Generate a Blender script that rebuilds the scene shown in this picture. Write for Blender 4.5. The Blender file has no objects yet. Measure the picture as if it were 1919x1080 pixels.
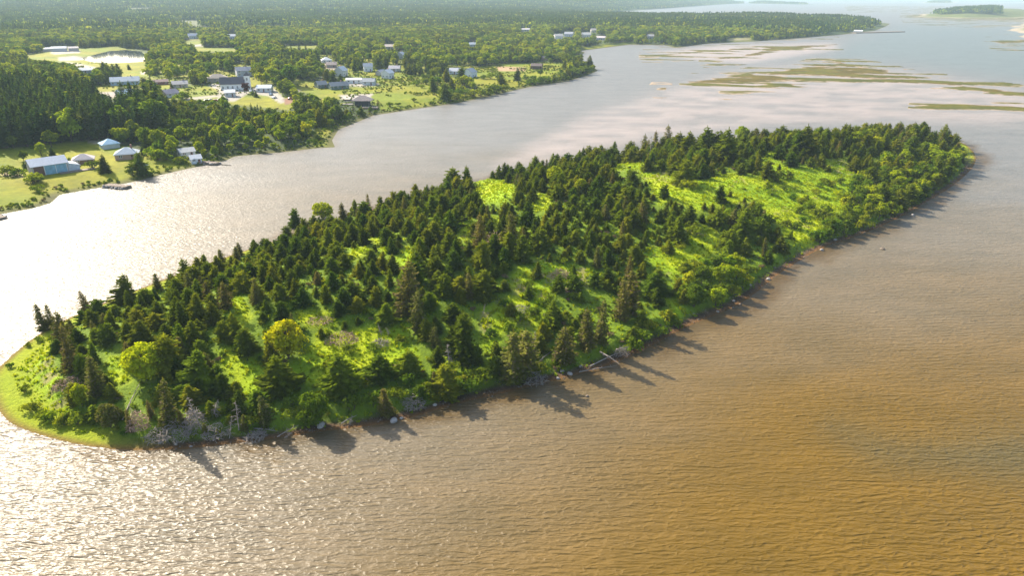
import bpy, math, random
import numpy as np
from mathutils import Vector

R = math.radians
rng = np.random.default_rng(7)
random.seed(7)
scene = bpy.context.scene
COL = scene.collection

# ------------------------------------------------------------------ camera, sky, sun, exposure
PITCH, FOC, CAMH = R(23.2), 1280.0, 70.0
cam_d = bpy.data.cameras.new('camera')
cam_d.sensor_width = 36.0
cam_d.lens = 36.0 * FOC / 1919.0
cam_d.clip_start = 1.0
cam_d.clip_end = 40000.0
cam = bpy.data.objects.new('camera', cam_d)
cam.location = (0, 0, CAMH)
cam.rotation_euler = (math.pi / 2 - PITCH, 0, 0)
COL.objects.link(cam)
scene.camera = cam

SUN_AZ, SUN_EL = R(-47), R(33)          # azimuth from +Y towards +X
world = bpy.data.worlds.new('World')
scene.world = world
world.use_nodes = True
wn = world.node_tree
bg = wn.nodes['Background']
sky = wn.nodes.new('ShaderNodeTexSky')
sky.sky_type = 'NISHITA'
sky.sun_disc = False
sky.sun_elevation = SUN_EL
sky.sun_rotation = SUN_AZ
sky.air_density = 1.0
sky.dust_density = 2.5
sky.ozone_density = 1.0
wn.links.new(sky.outputs[0], bg.inputs[0])
bg.inputs[1].default_value = 0.125
sun_d = bpy.data.lights.new('sun', 'SUN')
sun_d.energy = 5.0
sun_d.angle = R(0.55)
sun_d.color = (1.0, 0.90, 0.74)
sun = bpy.data.objects.new('sun', sun_d)
sun_dir = Vector((math.sin(SUN_AZ) * math.cos(SUN_EL), math.cos(SUN_AZ) * math.cos(SUN_EL), math.sin(SUN_EL)))
sun.rotation_euler = sun_dir.to_track_quat('Z', 'Y').to_euler()
COL.objects.link(sun)
scene.view_settings.view_transform = 'Standard'
scene.view_settings.look = 'None'
scene.view_settings.gamma = 1.0
scene.view_settings.use_curve_mapping = False
scene.view_settings.exposure = 1.12
scene.render.engine = 'CYCLES'
scene.cycles.max_bounces = 6
scene.cycles.diffuse_bounces = 2
scene.cycles.glossy_bounces = 2
scene.cycles.transmission_bounces = 3
scene.cycles.volume_bounces = 0
scene.cycles.use_denoising = True
scene.cycles.sample_clamp_indirect = 6.0

# ------------------------------------------------------------------ numbers: projection, noise, polygons
CP, SP = math.cos(PITCH), math.sin(PITCH)

def proj(X, Y, Z):
    dz = Z - CAMH
    dep = Y * CP - dz * SP
    up = Y * SP + dz * CP
    dep = np.where(np.abs(dep) < 1e-3, 1e-3, dep)
    return 959.5 + FOC * X / dep, 540 - FOC * up / dep

def gnd(px, py, z=0.0):
    x = (px - 959.5) / FOC
    y = (540 - py) / FOC
    dx, dy, dz = x, CP + y * SP, -SP + y * CP
    t = (CAMH - z) / -dz
    return dx * t, dy * t

def gpoly(pts):
    return np.array([gnd(*p) for p in pts])

def _hash(ix, iy, s):
    h = (ix * 374761393 + iy * 668265263 + s * 1442695041) & 0xFFFFFFFF
    h = ((h ^ (h >> 13)) * 1274126177) & 0xFFFFFFFF
    return ((h ^ (h >> 16)) & 0xFFFF) / 65535.0

def vnoise(x, y, s=0):
    x = np.asarray(x, float); y = np.asarray(y, float)
    ix = np.floor(x).astype(np.int64); iy = np.floor(y).astype(np.int64)
    fx = x - ix; fy = y - iy
    fx = fx * fx * (3 - 2 * fx); fy = fy * fy * (3 - 2 * fy)
    a = _hash(ix, iy, s); b = _hash(ix + 1, iy, s); c = _hash(ix, iy + 1, s); d = _hash(ix + 1, iy + 1, s)
    return (a + (b - a) * fx) * (1 - fy) + (c + (d - c) * fx) * fy

def fbm(x, y, s=0, o=4):
    v, a, t = 0.0, 0.5, 0.0
    for k in range(o):
        v = v + a * vnoise(x * 2 ** k, y * 2 ** k, s + k * 17)
        t += a
        a *= 0.5
    return v / t

def ss(x):
    x = np.clip(x, 0, 1)
    return x * x * (3 - 2 * x)

def inside(X, Y, poly):
    X = np.asarray(X, float); Y = np.asarray(Y, float)
    if X.size < 64:
        P0 = np.asarray(poly, float); P1 = np.roll(P0, -1, 0)
        x, y = X.ravel()[:, None], Y.ravel()[:, None]
        dy = P1[:, 1] - P0[:, 1]
        dy = np.where(dy == 0, 1e-12, dy)
        c = ((P0[:, 1] > y) != (P1[:, 1] > y)) & (x < (P1[:, 0] - P0[:, 0]) * (y - P0[:, 1]) / dy + P0[:, 0])
        return (c.sum(1) % 2 == 1).reshape(X.shape)
    r = np.zeros(X.shape, bool)
    n = len(poly)
    for i in range(n):
        x0, y0 = poly[i]; x1, y1 = poly[(i + 1) % n]
        if y0 == y1:
            continue
        c = (y0 > Y) != (y1 > Y)
        r ^= c & (X < (x1 - x0) * (Y - y0) / (y1 - y0) + x0)
    return r

def sdist(X, Y, poly):
    """distance to the outline, positive inside"""
    X = np.asarray(X, float); Y = np.asarray(Y, float)
    if X.size < 64:
        P0 = np.asarray(poly, float); E = np.roll(P0, -1, 0) - P0
        x, y = X.ravel()[:, None] - P0[:, 0], Y.ravel()[:, None] - P0[:, 1]
        t = np.clip((x * E[:, 0] + y * E[:, 1]) / ((E ** 2).sum(1) + 1e-9), 0, 1)
        d = np.sqrt(((x - t * E[:, 0]) ** 2 + (y - t * E[:, 1]) ** 2).min(1)).reshape(X.shape)
        return np.where(inside(X, Y, poly), d, -d)
    d = np.full(X.shape, 1e18)
    n = len(poly)
    for i in range(n):
        x0, y0 = poly[i]; x1, y1 = poly[(i + 1) % n]
        ex, ey = x1 - x0, y1 - y0
        t = np.clip(((X - x0) * ex + (Y - y0) * ey) / (ex * ex + ey * ey + 1e-9), 0, 1)
        d = np.minimum(d, (X - x0 - t * ex) ** 2 + (Y - y0 - t * ey) ** 2)
    d = np.sqrt(d)
    return np.where(inside(X, Y, poly), d, -d)

def smooth_poly(p, it=2):
    p = np.asarray(p, float)
    for _ in range(it):
        q = np.roll(p, -1, 0)
        p = np.stack([0.75 * p + 0.25 * q, 0.25 * p + 0.75 * q], 1).reshape(-1, 2)
    return p

# ------------------------------------------------------------------ the lie of the land
ISL = smooth_poly(gpoly([(-25, 715), (0, 786), (60, 814), (170, 841), (300, 848), (450, 832), (600, 810), (740, 794), (850, 759),
    (960, 734), (1060, 709), (1150, 684), (1230, 645), (1300, 606), (1360, 585), (1410, 556), (1445, 524), (1490, 494), (1540, 464),
    (1610, 442), (1680, 412), (1740, 377), (1792, 345), (1827, 312), (1831, 288), (1800, 262), (1700, 249), (1500, 262), (1300, 280),
    (1150, 297), (1000, 320), (900, 338), (750, 375), (600, 425), (450, 472), (330, 515), (200, 565), (80, 618), (10, 675)]), 2)

MAIN_S = [(-700, 620), (-400, 500), (-150, 432), (0, 402), (60, 391), (95, 381), (112, 365), (180, 353), (240, 343), (330, 321), (400, 306),
    (425, 300), (440, 293), (540, 284), (600, 277), (628, 276), (622, 263), (634, 243), (700, 216), (800, 201), (860, 192.5),
    (950, 172.5), (1000, 161), (1060, 152.5), (1100, 141), (1121, 132), (1108, 123), (1085, 120), (1062, 117), (1080, 110), (1096, 98),
    (1088, 95), (1180, 83), (1245, 84), (1265, 89), (1330, 81), (1400, 78), (1480, 73), (1580, 64), (1640, 57), (1660, 49)]
MAIN = np.vstack([gpoly(MAIN_S), gpoly([(1668, 44), (1640, 41), (1580, 39), (1500, 37), (1400, 35.5), (1250, 35.5), (1150, 34.5), (1105, 29),
    (1180, 20), (1260, 14.5), (1350, 8), (1420, 5)]), [(2600, 6200), (1500, 10500), (-900, 10500), (-1600, 7000)], gpoly([(330, 9), (250, 11), (120, 13), (0, 15), (-300, 17)]),
    [(-4200, 2500), (-2500, 400)]])
POND = gpoly([(152, 119), (180, 111), (210, 103), (235, 101), (263, 104), (271, 112), (268, 125), (225, 128), (190, 127)])
FAR_ISLES = [gpoly([(1712, 31), (1730, 26), (1770, 23.5), (1830, 21), (1880, 22), (1930, 22), (1990, 24), (1990, 31), (1900, 34), (1800, 34)]),
    gpoly([(1898, 52), (1906, 44), (1930, 38), (2000, 36), (2050, 60), (1960, 78), (1915, 66)]),
    gpoly([(1725, 5), (1735, 3.2), (1790, 3.0), (1790, 5.2)])]
PONDZ = 5.0

def h_island(X, Y, d=None):
    d = sdist(X, Y, ISL) if d is None else d
    w0 = fringe(X, Y)
    z = np.where(d < 0, np.maximum(d * 0.10, -1.2), 0.12 * np.minimum(d, w0) / 1.0 * 0.35)
    e = d - w0
    z = z + 1.7 * ss(e / 3.2) + 6.5 * ss((e - 1) / 48) + 0.9 * (fbm(X / 18, Y / 18, 3) - 0.5) * ss(e / 8) + 0.55 * (fbm(X / 2.6, Y / 2.6, 9, 3) - 0.5) * ss(e / 3)
    return z

def fringe(X, Y):
    return 2.2 + 1.6 * (fbm(np.asarray(X) / 14, np.asarray(Y) / 14, 5) - 0.4) + 4.2 * ss((-62 - np.asarray(X)) / 22) + 4 * ss((np.asarray(X) - 195) / 25)

def h_main(X, Y, d=None):
    X = np.asarray(X, float); Y = np.asarray(Y, float)
    d = sdist(X, Y, MAIN) if d is None else d
    r = np.hypot(X, Y)
    z = np.where(d < 8, d * 0.11, 0.88) + 1.8 * ss((d - 5) / 22) + 5.5 * ss((d - 20) / 220)
    z = np.maximum(z, -1.5)
    z = z + ss(d / 80) * 4.0 * (fbm(X / 140, Y / 140, 21, 3) - 0.5)
    z = z + ss((r - 1600) / 3500) * ss(d / 500) * (22 + 60 * fbm(X / 900, Y / 900, 31, 3))
    pd = sdist(X, Y, POND) if np.any((np.abs(X + 380) < 300) & (np.abs(Y - 780) < 350)) else np.full(X.shape, -1e6)
    k = ss((pd + 45) / 40)
    z = z * (1 - k) + (PONDZ + 0.5) * k
    return np.where(pd > -3, PONDZ + 0.5 - 0.45 * np.clip(pd + 3, 0, 6), z)

def pix(px, py, h=h_main):
    """the point of the ground seen at a pixel"""
    z = 0.0
    for _ in range(10):
        x, y = gnd(px, py, z)
        z = 0.5 * z + 0.5 * float(h(np.array([x]), np.array([y]))[0])
    x, y = gnd(px, py, z)
    return x, y, float(h(np.array([x]), np.array([y]))[0])

def pisl(px, py):
    return pix(px, py, h_island)

def mpp(x, y, z):
    """metres per photo pixel at a point"""
    return (y * CP - (z - CAMH) * SP) / FOC

# ------------------------------------------------------------------ node helpers and materials
MATS = {}

def new_mat(name):
    m = bpy.data.materials.new(name)
    m.use_nodes = True
    nt = m.node_tree
    nt.nodes.clear()
    out = nt.nodes.new('ShaderNodeOutputMaterial')
    MATS[name] = m
    return m, nt, out

def N(nt, t, **kw):
    n = nt.nodes.new(t)
    for k, v in kw.items():
        if k.startswith('i_'):
            n.inputs[int(k[2:])].default_value = v
        else:
            setattr(n, k, v)
    return n

def L(nt, a, b):
    nt.links.new(a, b)

def rgb(c):
    return (c[0], c[1], c[2], 1.0)

def mix(nt, fac, a, b, mode='MIX'):
    n = N(nt, 'ShaderNodeMix', data_type='RGBA', blend_type=mode)
    for sock, v in ((0, fac), (6, a), (7, b)):
        if hasattr(v, 'is_output') or isinstance(v, bpy.types.NodeSocket):
            L(nt, v, n.inputs[sock])
        elif sock == 0:
            n.inputs[0].default_value = v
        else:
            n.inputs[sock].default_value = rgb(v)
    return n.outputs[2]

def ramp(nt, fac, stops):
    n = N(nt, 'ShaderNodeValToRGB')
    e = n.color_ramp.elements
    while len(e) < len(stops):
        e.new(0.5)
    for k, (p, c) in enumerate(stops):
        e[k].position = p
        e[k].color = rgb(c) if len(c) == 3 else c
    L(nt, fac, n.inputs[0])
    return n.outputs[0]

def noise(nt, scale, detail=3.0, rough=0.55, co=None, vec=None):
    if co is None:
        co = N(nt, 'ShaderNodeNewGeometry').outputs['Position']
    if vec is not None:
        mp = N(nt, 'ShaderNodeMapping')
        mp.inputs['Scale'].default_value = vec
        L(nt, co, mp.inputs[0])
        co = mp.outputs[0]
    n = N(nt, 'ShaderNodeTexNoise')
    n.inputs['Scale'].default_value = scale
    n.inputs['Detail'].default_value = detail
    n.inputs['Roughness'].default_value = rough
    L(nt, co, n.inputs['Vector'])
    return n.outputs[0]

def leaf_mat(name, dark, light, trans=0.35, hue=0.02, odd=None):
    m, nt, out = new_mat(name)
    oi = N(nt, 'ShaderNodeObjectInfo')
    geo = N(nt, 'ShaderNodeNewGeometry')
    tc = N(nt, 'ShaderNodeTexCoord')
    f = noise(nt, 0.9, 3, 0.6, tc.outputs['Object'])
    c = mix(nt, oi.outputs['Random'], dark, light)
    c2 = mix(nt, 1.0, c, ramp(nt, f, [(0.3, (0.6, 0.62, 0.6)), (0.7, (1.35, 1.3, 1.15))]), 'MULTIPLY')
    if odd is not None:
        sel = ramp(nt, geo.outputs['Random Per Island'], [(0.72, (0, 0, 0)), (0.95, (1, 1, 1))])
        c2 = mix(nt, sel, c2, odd)
    hs = N(nt, 'ShaderNodeHueSaturation')
    mr = N(nt, 'ShaderNodeMapRange')
    mr.inputs['To Min'].default_value = 0.5 - hue
    mr.inputs['To Max'].default_value = 0.5 + hue
    wv = N(nt, 'ShaderNodeMath', operation='FRACT')
    ml = N(nt, 'ShaderNodeMath', operation='MULTIPLY')
    ml.inputs[1].default_value = 7.31
    L(nt, oi.outputs['Random'], ml.inputs[0]); L(nt, ml.outputs[0], wv.inputs[0])
    L(nt, wv.outputs[0], mr.inputs['Value'])
    L(nt, mr.outputs[0], hs.inputs['Hue'])
    L(nt, c2, hs.inputs['Color'])
    d = N(nt, 'ShaderNodeBsdfDiffuse')
    t = N(nt, 'ShaderNodeBsdfTranslucent')
    L(nt, hs.outputs[0], d.inputs[0])
    tcol = mix(nt, 1.0, hs.outputs[0], (1.35, 1.25, 0.45), 'MULTIPLY')
    L(nt, tcol, t.inputs[0])
    g = N(nt, 'ShaderNodeBsdfGlossy')
    g.inputs['Roughness'].default_value = 0.5
    g.inputs[0].default_value = (0.9, 0.95, 0.85, 1)
    mx = N(nt, 'ShaderNodeMixShader'); mx.inputs[0].default_value = trans
    L(nt, d.outputs[0], mx.inputs[1]); L(nt, t.outputs[0], mx.inputs[2])
    mg = N(nt, 'ShaderNodeMixShader'); mg.inputs[0].default_value = 0.0
    L(nt, mx.outputs[0], mg.inputs[1]); L(nt, g.outputs[0], mg.inputs[2])
    L(nt, mg.outputs[0], out.inputs[0])
    return m

def plain(name, c, rough=0.7, var=0.18, scale=1.2, metallic=0.0):
    if name in MATS:
        return MATS[name]
    m, nt, out = new_mat(name)
    p = N(nt, 'ShaderNodeBsdfPrincipled')
    f = noise(nt, scale, 5, 0.65)
    lo = tuple(v * (1 - var) for v in c); hi = tuple(min(1, v * (1 + var)) for v in c)
    L(nt, ramp(nt, f, [(0.3, lo), (0.7, hi)]), p.inputs['Base Color'])
    p.inputs['Roughness'].default_value = rough
    p.inputs['Metallic'].default_value = metallic
    L(nt, p.outputs[0], out.inputs[0])
    return m

M_SPRUCE = leaf_mat('spruce_needles', (0.070, 0.118, 0.008), (0.21, 0.245, 0.013), 0.40, 0.022)
M_OLIVE = leaf_mat('thin_spruce_needles', (0.115, 0.13, 0.02), (0.19, 0.185, 0.035), 0.3, 0.02, (0.20, 0.155, 0.085))
M_PINE = leaf_mat('pine_needles', (0.032, 0.075, 0.016), (0.095, 0.14, 0.02), 0.34, 0.02)
M_LEAF = leaf_mat('broad_leaves', (0.09, 0.16, 0.012), (0.22, 0.29, 0.018), 0.4, 0.022)
M_LIME = leaf_mat('pale_leaves', (0.25, 0.34, 0.012), (0.38, 0.42, 0.014), 0.42, 0.012)
M_GOLD = leaf_mat('golden_leaves', (0.42, 0.44, 0.010), (0.46, 0.46, 0.010), 0.4, 0.004)
M_DOME = leaf_mat('dome_leaves', (0.38, 0.46, 0.012), (0.42, 0.48, 0.012), 0.42, 0.004)
M_RED = leaf_mat('purple_leaves', (0.07, 0.02, 0.022), (0.09, 0.025, 0.03), 0.3, 0.005)
M_SHRUB = leaf_mat('shrub_leaves', (0.09, 0.16, 0.012), (0.23, 0.29, 0.016), 0.4, 0.02)
M_GRASS = leaf_mat('grass_blades', (0.25, 0.37, 0.004), (0.37, 0.44, 0.004), 0.45, 0.010)
M_BRUSH = leaf_mat('dry_brush', (0.15, 0.12, 0.06), (0.26, 0.2, 0.12), 0.15, 0.01)
M_BARK = plain('bark', (0.09, 0.065, 0.045), 0.9, 0.35, 3)
M_DEAD = plain('dead_wood', (0.30, 0.255, 0.215), 0.9, 0.35, 2)
M_ROCK = plain('rock', (0.33, 0.30, 0.27), 0.9, 0.4, 1.5)
M_PLANK = plain('weathered_timber', (0.22, 0.17, 0.13), 0.85, 0.35, 1.5)

# ------------------------------------------------------------------ mesh helpers
def link(o, parent=None):
    COL.objects.link(o)
    if parent is not None:
        o.parent = parent
    return o

def mesh_np(name, V, F, mats=None, fm=None, smooth=False):
    """V n x 3, F list of arrays (each k x 3 or k x 4)"""
    me = bpy.data.meshes.new(name)
    V = np.asarray(V, np.float32)
    F = [np.asarray(f, np.int32) for f in (F if isinstance(F, list) else [F]) if len(f)]
    nl = sum(f.size for f in F); nf = sum(len(f) for f in F)
    me.vertices.add(len(V)); me.vertices.foreach_set('co', V.ravel())
    me.loops.add(nl); me.loops.foreach_set('vertex_index', np.concatenate([f.ravel() for f in F]))
    st, a = [], 0
    tot = []
    for f in F:
        st.append(a + np.arange(len(f)) * f.shape[1]); a += f.size
        tot.append(np.full(len(f), f.shape[1]))
    me.polygons.add(nf)
    me.polygons.foreach_set('loop_start', np.concatenate(st).astype(np.int32))
    me.polygons.foreach_set('loop_total', np.concatenate(tot).astype(np.int32))
    for m in (mats or []):
        me.materials.append(m)
    if fm is not None:
        me.polygons.foreach_set('material_index', np.asarray(fm, np.int32))
    me.polygons.foreach_set('use_smooth', np.full(nf, smooth))
    me.update(calc_edges=True)
    return me

def obj(name, me, parent=None, loc=None, rotz=0.0, sc=None):
    o = bpy.data.objects.new(name, me)
    if loc is not None:
        o.location = loc
    if rotz:
        o.rotation_euler = (0, 0, rotz)
    if sc is not None:
        o.scale = (sc, sc, sc) if np.isscalar(sc) else sc
    return link(o, parent)

def tag(o, label=None, cat=None, group=None, kind=None):
    if label: o['label'] = label
    if cat: o['category'] = cat
    if group: o['group'] = group
    if kind: o['kind'] = kind
    return o

def empty(name, loc, rotz=0.0, sc=1.0):
    o = bpy.data.objects.new(name, None)
    o.empty_display_size = 0.5
    o.location = loc
    o.rotation_euler = (0, 0, rotz)
    o.scale = (sc, sc, sc) if np.isscalar(sc) else sc
    return link(o)

class MB:
    def __init__(s):
        s.v, s.f, s.m = [], [], []
    def add(s, V, F, mi=0):
        b = len(s.v)
        s.v += [tuple(p) for p in V]
        for f in F:
            s.f.append(tuple(i + b for i in f)); s.m.append(mi)
    def box(s, x0, x1, y0, y1, z0, z1, mi=0):
        s.add([(x0, y0, z0), (x1, y0, z0), (x1, y1, z0), (x0, y1, z0), (x0, y0, z1), (x1, y0, z1), (x1, y1, z1), (x0, y1, z1)],
              [(0, 3, 2, 1), (4, 5, 6, 7), (0, 1, 5, 4), (1, 2, 6, 5), (2, 3, 7, 6), (3, 0, 4, 7)], mi)
    def tube(s, pts, rad, n=6, mi=0):
        pts = [Vector(p) for p in pts]
        b = len(s.v)
        for i, p in enumerate(pts):
            t = (pts[min(i + 1, len(pts) - 1)] - pts[max(i - 1, 0)]).normalized()
            u = t.cross(Vector((0.31, 0.17, 0.93)))
            u = (u if u.length > 1e-3 else t.cross(Vector((1, 0, 0)))).normalized()
            w = t.cross(u)
            for k in range(n):
                a = 2 * math.pi * k / n
                s.v.append(tuple(p + (u * math.cos(a) + w * math.sin(a)) * rad[i]))
        for i in range(len(pts) - 1):
            for k in range(n):
                s.f.append((b + i * n + k, b + i * n + (k + 1) % n, b + (i + 1) * n + (k + 1) % n, b + (i + 1) * n + k)); s.m.append(mi)
        s.f.append(tuple(b + k for k in range(n))[::-1]); s.m.append(mi)
        e = b + (len(pts) - 1) * n
        s.f.append(tuple(e + k for k in range(n))); s.m.append(mi)
    def mesh(s, name, mats, smooth=False):
        me = bpy.data.meshes.new(name)
        me.from_pydata(s.v, [], s.f)
        for m in (mats if isinstance(mats, (list, tuple)) else [mats]):
            me.materials.append(m)
        me.polygons.foreach_set('material_index', np.array(s.m, np.int32))
        me.polygons.foreach_set('use_smooth', np.full(len(s.f), smooth))
        me.update()
        return me

def quads(C, U, W):
    """quads with centre C, half axes U and W (n x 3)"""
    n = len(C)
    V = np.stack([C - U - W, C + U - W * 0.8, C + U * 1.1 + W * 0.8, C - U + W], 1).reshape(-1, 3)
    return V, np.arange(n * 4).reshape(n, 4)

# ------------------------------------------------------------------ plants (built once, 10 m high, then copied)
def spruce_crown(seed, width=0.30, dens=1.0, ragged=0.25, base=0.05, size=1.0, mat=None, taper=0.85, name='crown'):
    g = np.random.default_rng(seed)
    H = 10.0
    C, U, W = [], [], []
    nlev = int(25 * dens)
    lean = g.normal(0, 0.012, 2)
    lobes = g.uniform(0, 6.28, 4); lamp = g.uniform(0.05, ragged, 4)
    for k in range(nlev):
        t = base + (0.985 - base) * (k + g.uniform(-0.3, 0.3)) / nlev
        t = min(max(t, base), 0.985)
        Rr = H * width * (1 - t) ** taper * (0.72 + 0.28 * math.sin(min(1, (t - base + 0.05) / 0.12) * 1.57)) + 0.12
        nb = max(4, int((5 + 9 * (1 - t)) * min(1.2, dens)))
        a0 = g.uniform(0, 6.28)
        for b in range(nb):
            a = a0 + 6.283 * b / nb + g.normal(0, 0.22)
            lob = 1 + sum(lamp[q] * math.sin((q + 1) * a + lobes[q] + 3 * t) for q in range(4)) * 0.8
            rr = Rr * lob * g.uniform(1 - ragged * 1.3, 1 + ragged)
            ns = max(2, int(rr / 0.42))
            for s in range(ns):
                f = (s + 0.75 + g.uniform(-0.2, 0.2)) / ns
                r_ = rr * f
                if f < 0.3 and g.random() < 0.6:
                    continue
                z = t * H - rr * 0.26 * f + rr * 0.15 * f * f + g.normal(0, 0.05)
                p = np.array([math.cos(a) * r_ + lean[0] * z, math.sin(a) * r_ + lean[1] * z, z])
                out = np.array([math.cos(a), math.sin(a), -0.28 + 0.5 * f * f + g.normal(0, 0.12)])
                out /= np.linalg.norm(out)
                side = np.array([-math.sin(a), math.cos(a), g.normal(0, 0.35)])
                l = (0.30 + 0.10 * rr) * g.uniform(0.75, 1.25) * size
                w = (0.17 + 0.10 * rr * (1.15 - f)) * g.uniform(0.75, 1.2) * size
                for sgn in (-1, 1):
                    sd = side * sgn + np.array([0, 0, -0.45 + g.normal(0, 0.15)])
                    sd /= np.linalg.norm(sd)
                    C.append(p + sd * w * 0.9); U.append(out * l * 0.6); W.append(sd * w)
    C.append(np.array([lean[0] * 10, lean[1] * 10, 9.9])); U.append(np.array([0.0, 0.0, 0.38])); W.append(np.array([0.10, 0.03, 0]))
    C.append(np.array([lean[0] * 10, lean[1] * 10, 9.9])); U.append(np.array([0.0, 0.0, 0.38])); W.append(np.array([-0.03, 0.10, 0]))
    V, F = quads(np.array(C), np.array(U), np.array(W))
    return V, F

def trunk_mb(h=9.0, r=0.17, n=6):
    mb = MB()
    mb.tube([(0, 0, -0.8), (0, 0, 0.4), (0.03, 0.02, h * 0.5), (0, 0, h)], [r * 1.5, r * 1.1, r * 0.6, 0.02], n)
    return mb

def leaf_blobs(seed, centers, radii, per, size, flat=0.8):
    g = np.random.default_rng(seed)
    C, U, W = [], [], []
    for c, r in zip(centers, radii):
        n = int(per * (r / 1.2) ** 1.6) + 8
        d = g.normal(size=(n, 3)); d /= np.linalg.norm(d, axis=1)[:, None]
        d[:, 2] = np.where(d[:, 2] < -0.35, -d[:, 2], d[:, 2])
        rad = r * g.uniform(0.7, 1.12, (n, 1))
        p = np.asarray(c) + d * rad * np.array([1, 1, flat])
        nrm = d + g.normal(0, 0.55, (n, 3)); nrm /= np.linalg.norm(nrm, axis=1)[:, None]
        u = np.cross(nrm, g.normal(size=(n, 3))); u /= np.linalg.norm(u, axis=1)[:, None] + 1e-6
        w = np.cross(nrm, u)
        s = size * g.uniform(0.6, 1.3, (n, 1))
        C.append(p); U.append(u * s); W.append(w * s * 0.75)
    return quads(np.concatenate(C), np.concatenate(U), np.concatenate(W))

def broad_tree(seed, wide=0.62, low=0.22, nblob=26, per=44, size=0.34, gap=0.75, q0=0.35, q1=0.82):
    """10 m tree: crown quads and a trunk with limbs"""
    g = np.random.default_rng(seed)
    cs, rs = [], []
    Rw = 10 * wide / 2
    zc, zh = 10 * (1 + low) / 2, 10 * (1 - low) / 2
    tries = 0
    while len(cs) < nblob and tries < 2000:
        tries += 1
        d = g.normal(size=3); d /= np.linalg.norm(d)
        q = g.uniform(q0, q1)
        r = g.uniform(0.75, 1.45) * (0.8 if d[2] > 0.6 else 1)
        p = np.array([d[0] * Rw * q, d[1] * Rw * q, zc + d[2] * zh * q])
        if p[2] < 10 * low + 0.3 or any(np.linalg.norm(p - c) < gap * r for c in cs):
            continue
        cs.append(p); rs.append(r * (0.75 + wide * 0.5))
    V, F = leaf_blobs(seed + 1, cs, rs, per, size)
    mb = MB()
    mb.tube([(0, 0, -0.8), (0, 0, 0.5), (0.1, 0.05, 10 * low + 1), (0, 0.1, 6.5)], [0.32, 0.24, 0.17, 0.06], 6)
    for c in cs[::2]:
        z0 = max(10 * low * 0.7, c[2] - 2.6)
        mb.tube([(0.05, 0.03, z0), (c[0] * 0.5, c[1] * 0.5, (z0 + c[2]) / 2 + 0.2), tuple(c)], [0.11, 0.07, 0.02], 4)
    return V, F, mb

def shrub_mesh(seed, nblob=9, per=60, size=0.17, h=2.2, w=1.6):
    g = np.random.default_rng(seed)
    cs, rs = [], []
    for k in range(nblob):
        a, q = g.uniform(0, 6.28), math.sqrt(g.uniform(0, 1)) * 0.75
        z = h * g.uniform(0.25, 0.72) * (1.1 - 0.5 * q)
        cs.append((math.cos(a) * q * w, math.sin(a) * q * w, z)); rs.append(g.uniform(0.45, 0.85))
    V, F = leaf_blobs(seed + 3, cs, rs, per, size, 0.9)
    mb = MB()
    for c in cs:
        mb.tube([(c[0] * 0.15, c[1] * 0.15, -0.4), (c[0] * 0.5, c[1] * 0.5, c[2] * 0.5), c], [0.05, 0.035, 0.012], 4)
    return V, F, mb

def dead_tree_mb(seed, H=8.0, nb=34, droop=-0.25, blen=1.5):
    g = np.random.default_rng(seed)
    mb = MB()
    bx, by = g.normal(0, 0.25, 2)
    mb.tube([(0, 0, -0.8), (0, 0, 0.3), (bx * 0.5, by * 0.5, H * 0.5), (bx, by, H)], [0.2, 0.16, 0.10, 0.02], 6)
    tw = MB()
    for k in range(nb):
        t = g.uniform(0.12, 0.97)
        a = g.uniform(0, 6.28)
        l = blen * (1.15 - t) * g.uniform(0.6, 1.3) + 0.25
        o = Vector((bx * t, by * t, H * t))
        e = o + Vector((math.cos(a) * l, math.sin(a) * l, l * g.uniform(droop, droop + 0.5)))
        m = (o + e) / 2 + Vector((0, 0, g.uniform(-0.1, 0.2) * l))
        tw.tube([o, m, e], [0.045, 0.032, 0.01], 3)
        for _ in range(3):
            f = g.uniform(0.3, 0.95)
            p = o.lerp(e, f)
            q = p + Vector(g.normal(0, 0.33, 3)) * l * 0.5
            tw.tube([p, q], [0.022, 0.008], 3)
    return mb, tw

SPR = []           # spruce variants: (crown mesh, trunk mesh)
TR_ME = trunk_mb().mesh('trunk', M_BARK)
specs = [(1, .36, 1.0, .22, .02), (2, .31, 1.0, .25, .03), (3, .40, .95, .26, .02), (4, .34, 1.05, .28, .03), (5, .29, 1.0, .22, .03),
         (6, .38, 1.0, .30, .02), (7, .33, .95, .26, .03), (8, .43, .95, .28, .02)]
SPR_VF = []
for s_, w_, d_, rg_, b_ in specs:
    V, F = spruce_crown(100 + s_, w_ * (0.85 if s_ in (3, 6, 8) else 1), d_, rg_ + (0.12 if s_ % 2 else 0.04), b_, taper=(0.7, 0.55, 0.4, 0.62, 0.75, 0.42, 0.55, 0.45)[s_ - 1])
    SPR_VF.append((V, F))
    SPR.append((mesh_np('spruce_crown', V, F, [M_SPRUCE]), TR_ME))
OLI, OLI_VF = [], []
for s_ in range(4):
    V, F = spruce_crown(300 + s_, 0.17 + 0.02 * s_, 1.15, 0.30, 0.06, 0.72, taper=0.5)
    OLI_VF.append((V, F))
    OLI.append((mesh_np('thin_spruce_crown', V, F, [M_OLIVE]), TR_ME))
PIN_VF = []
for s_ in range(4):
    V, F = spruce_crown(400 + s_, 0.155 + 0.015 * s_, 0.95, 0.3, 0.12, 0.85, taper=0.7)
    PIN_VF.append((V, F))
BRO, BRO_VF = [], []
for s_, w_, l_ in ((1, .75, .14), (2, .62, .2), (3, .7, .12), (4, .55, .24), (5, .85, .1), (6, .66, .16)):
    V, F, mb = broad_tree(500 + s_ * 10, w_, l_)
    BRO_VF.append((V, F, mb))
    BRO.append((mesh_np('broad_crown', V, F, [M_LEAF]), mesh_np('lime_crown', V, F, [M_LIME]), mb.mesh('broad_trunk', M_BARK)))
SHR, SHR_VF = [], []
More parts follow.
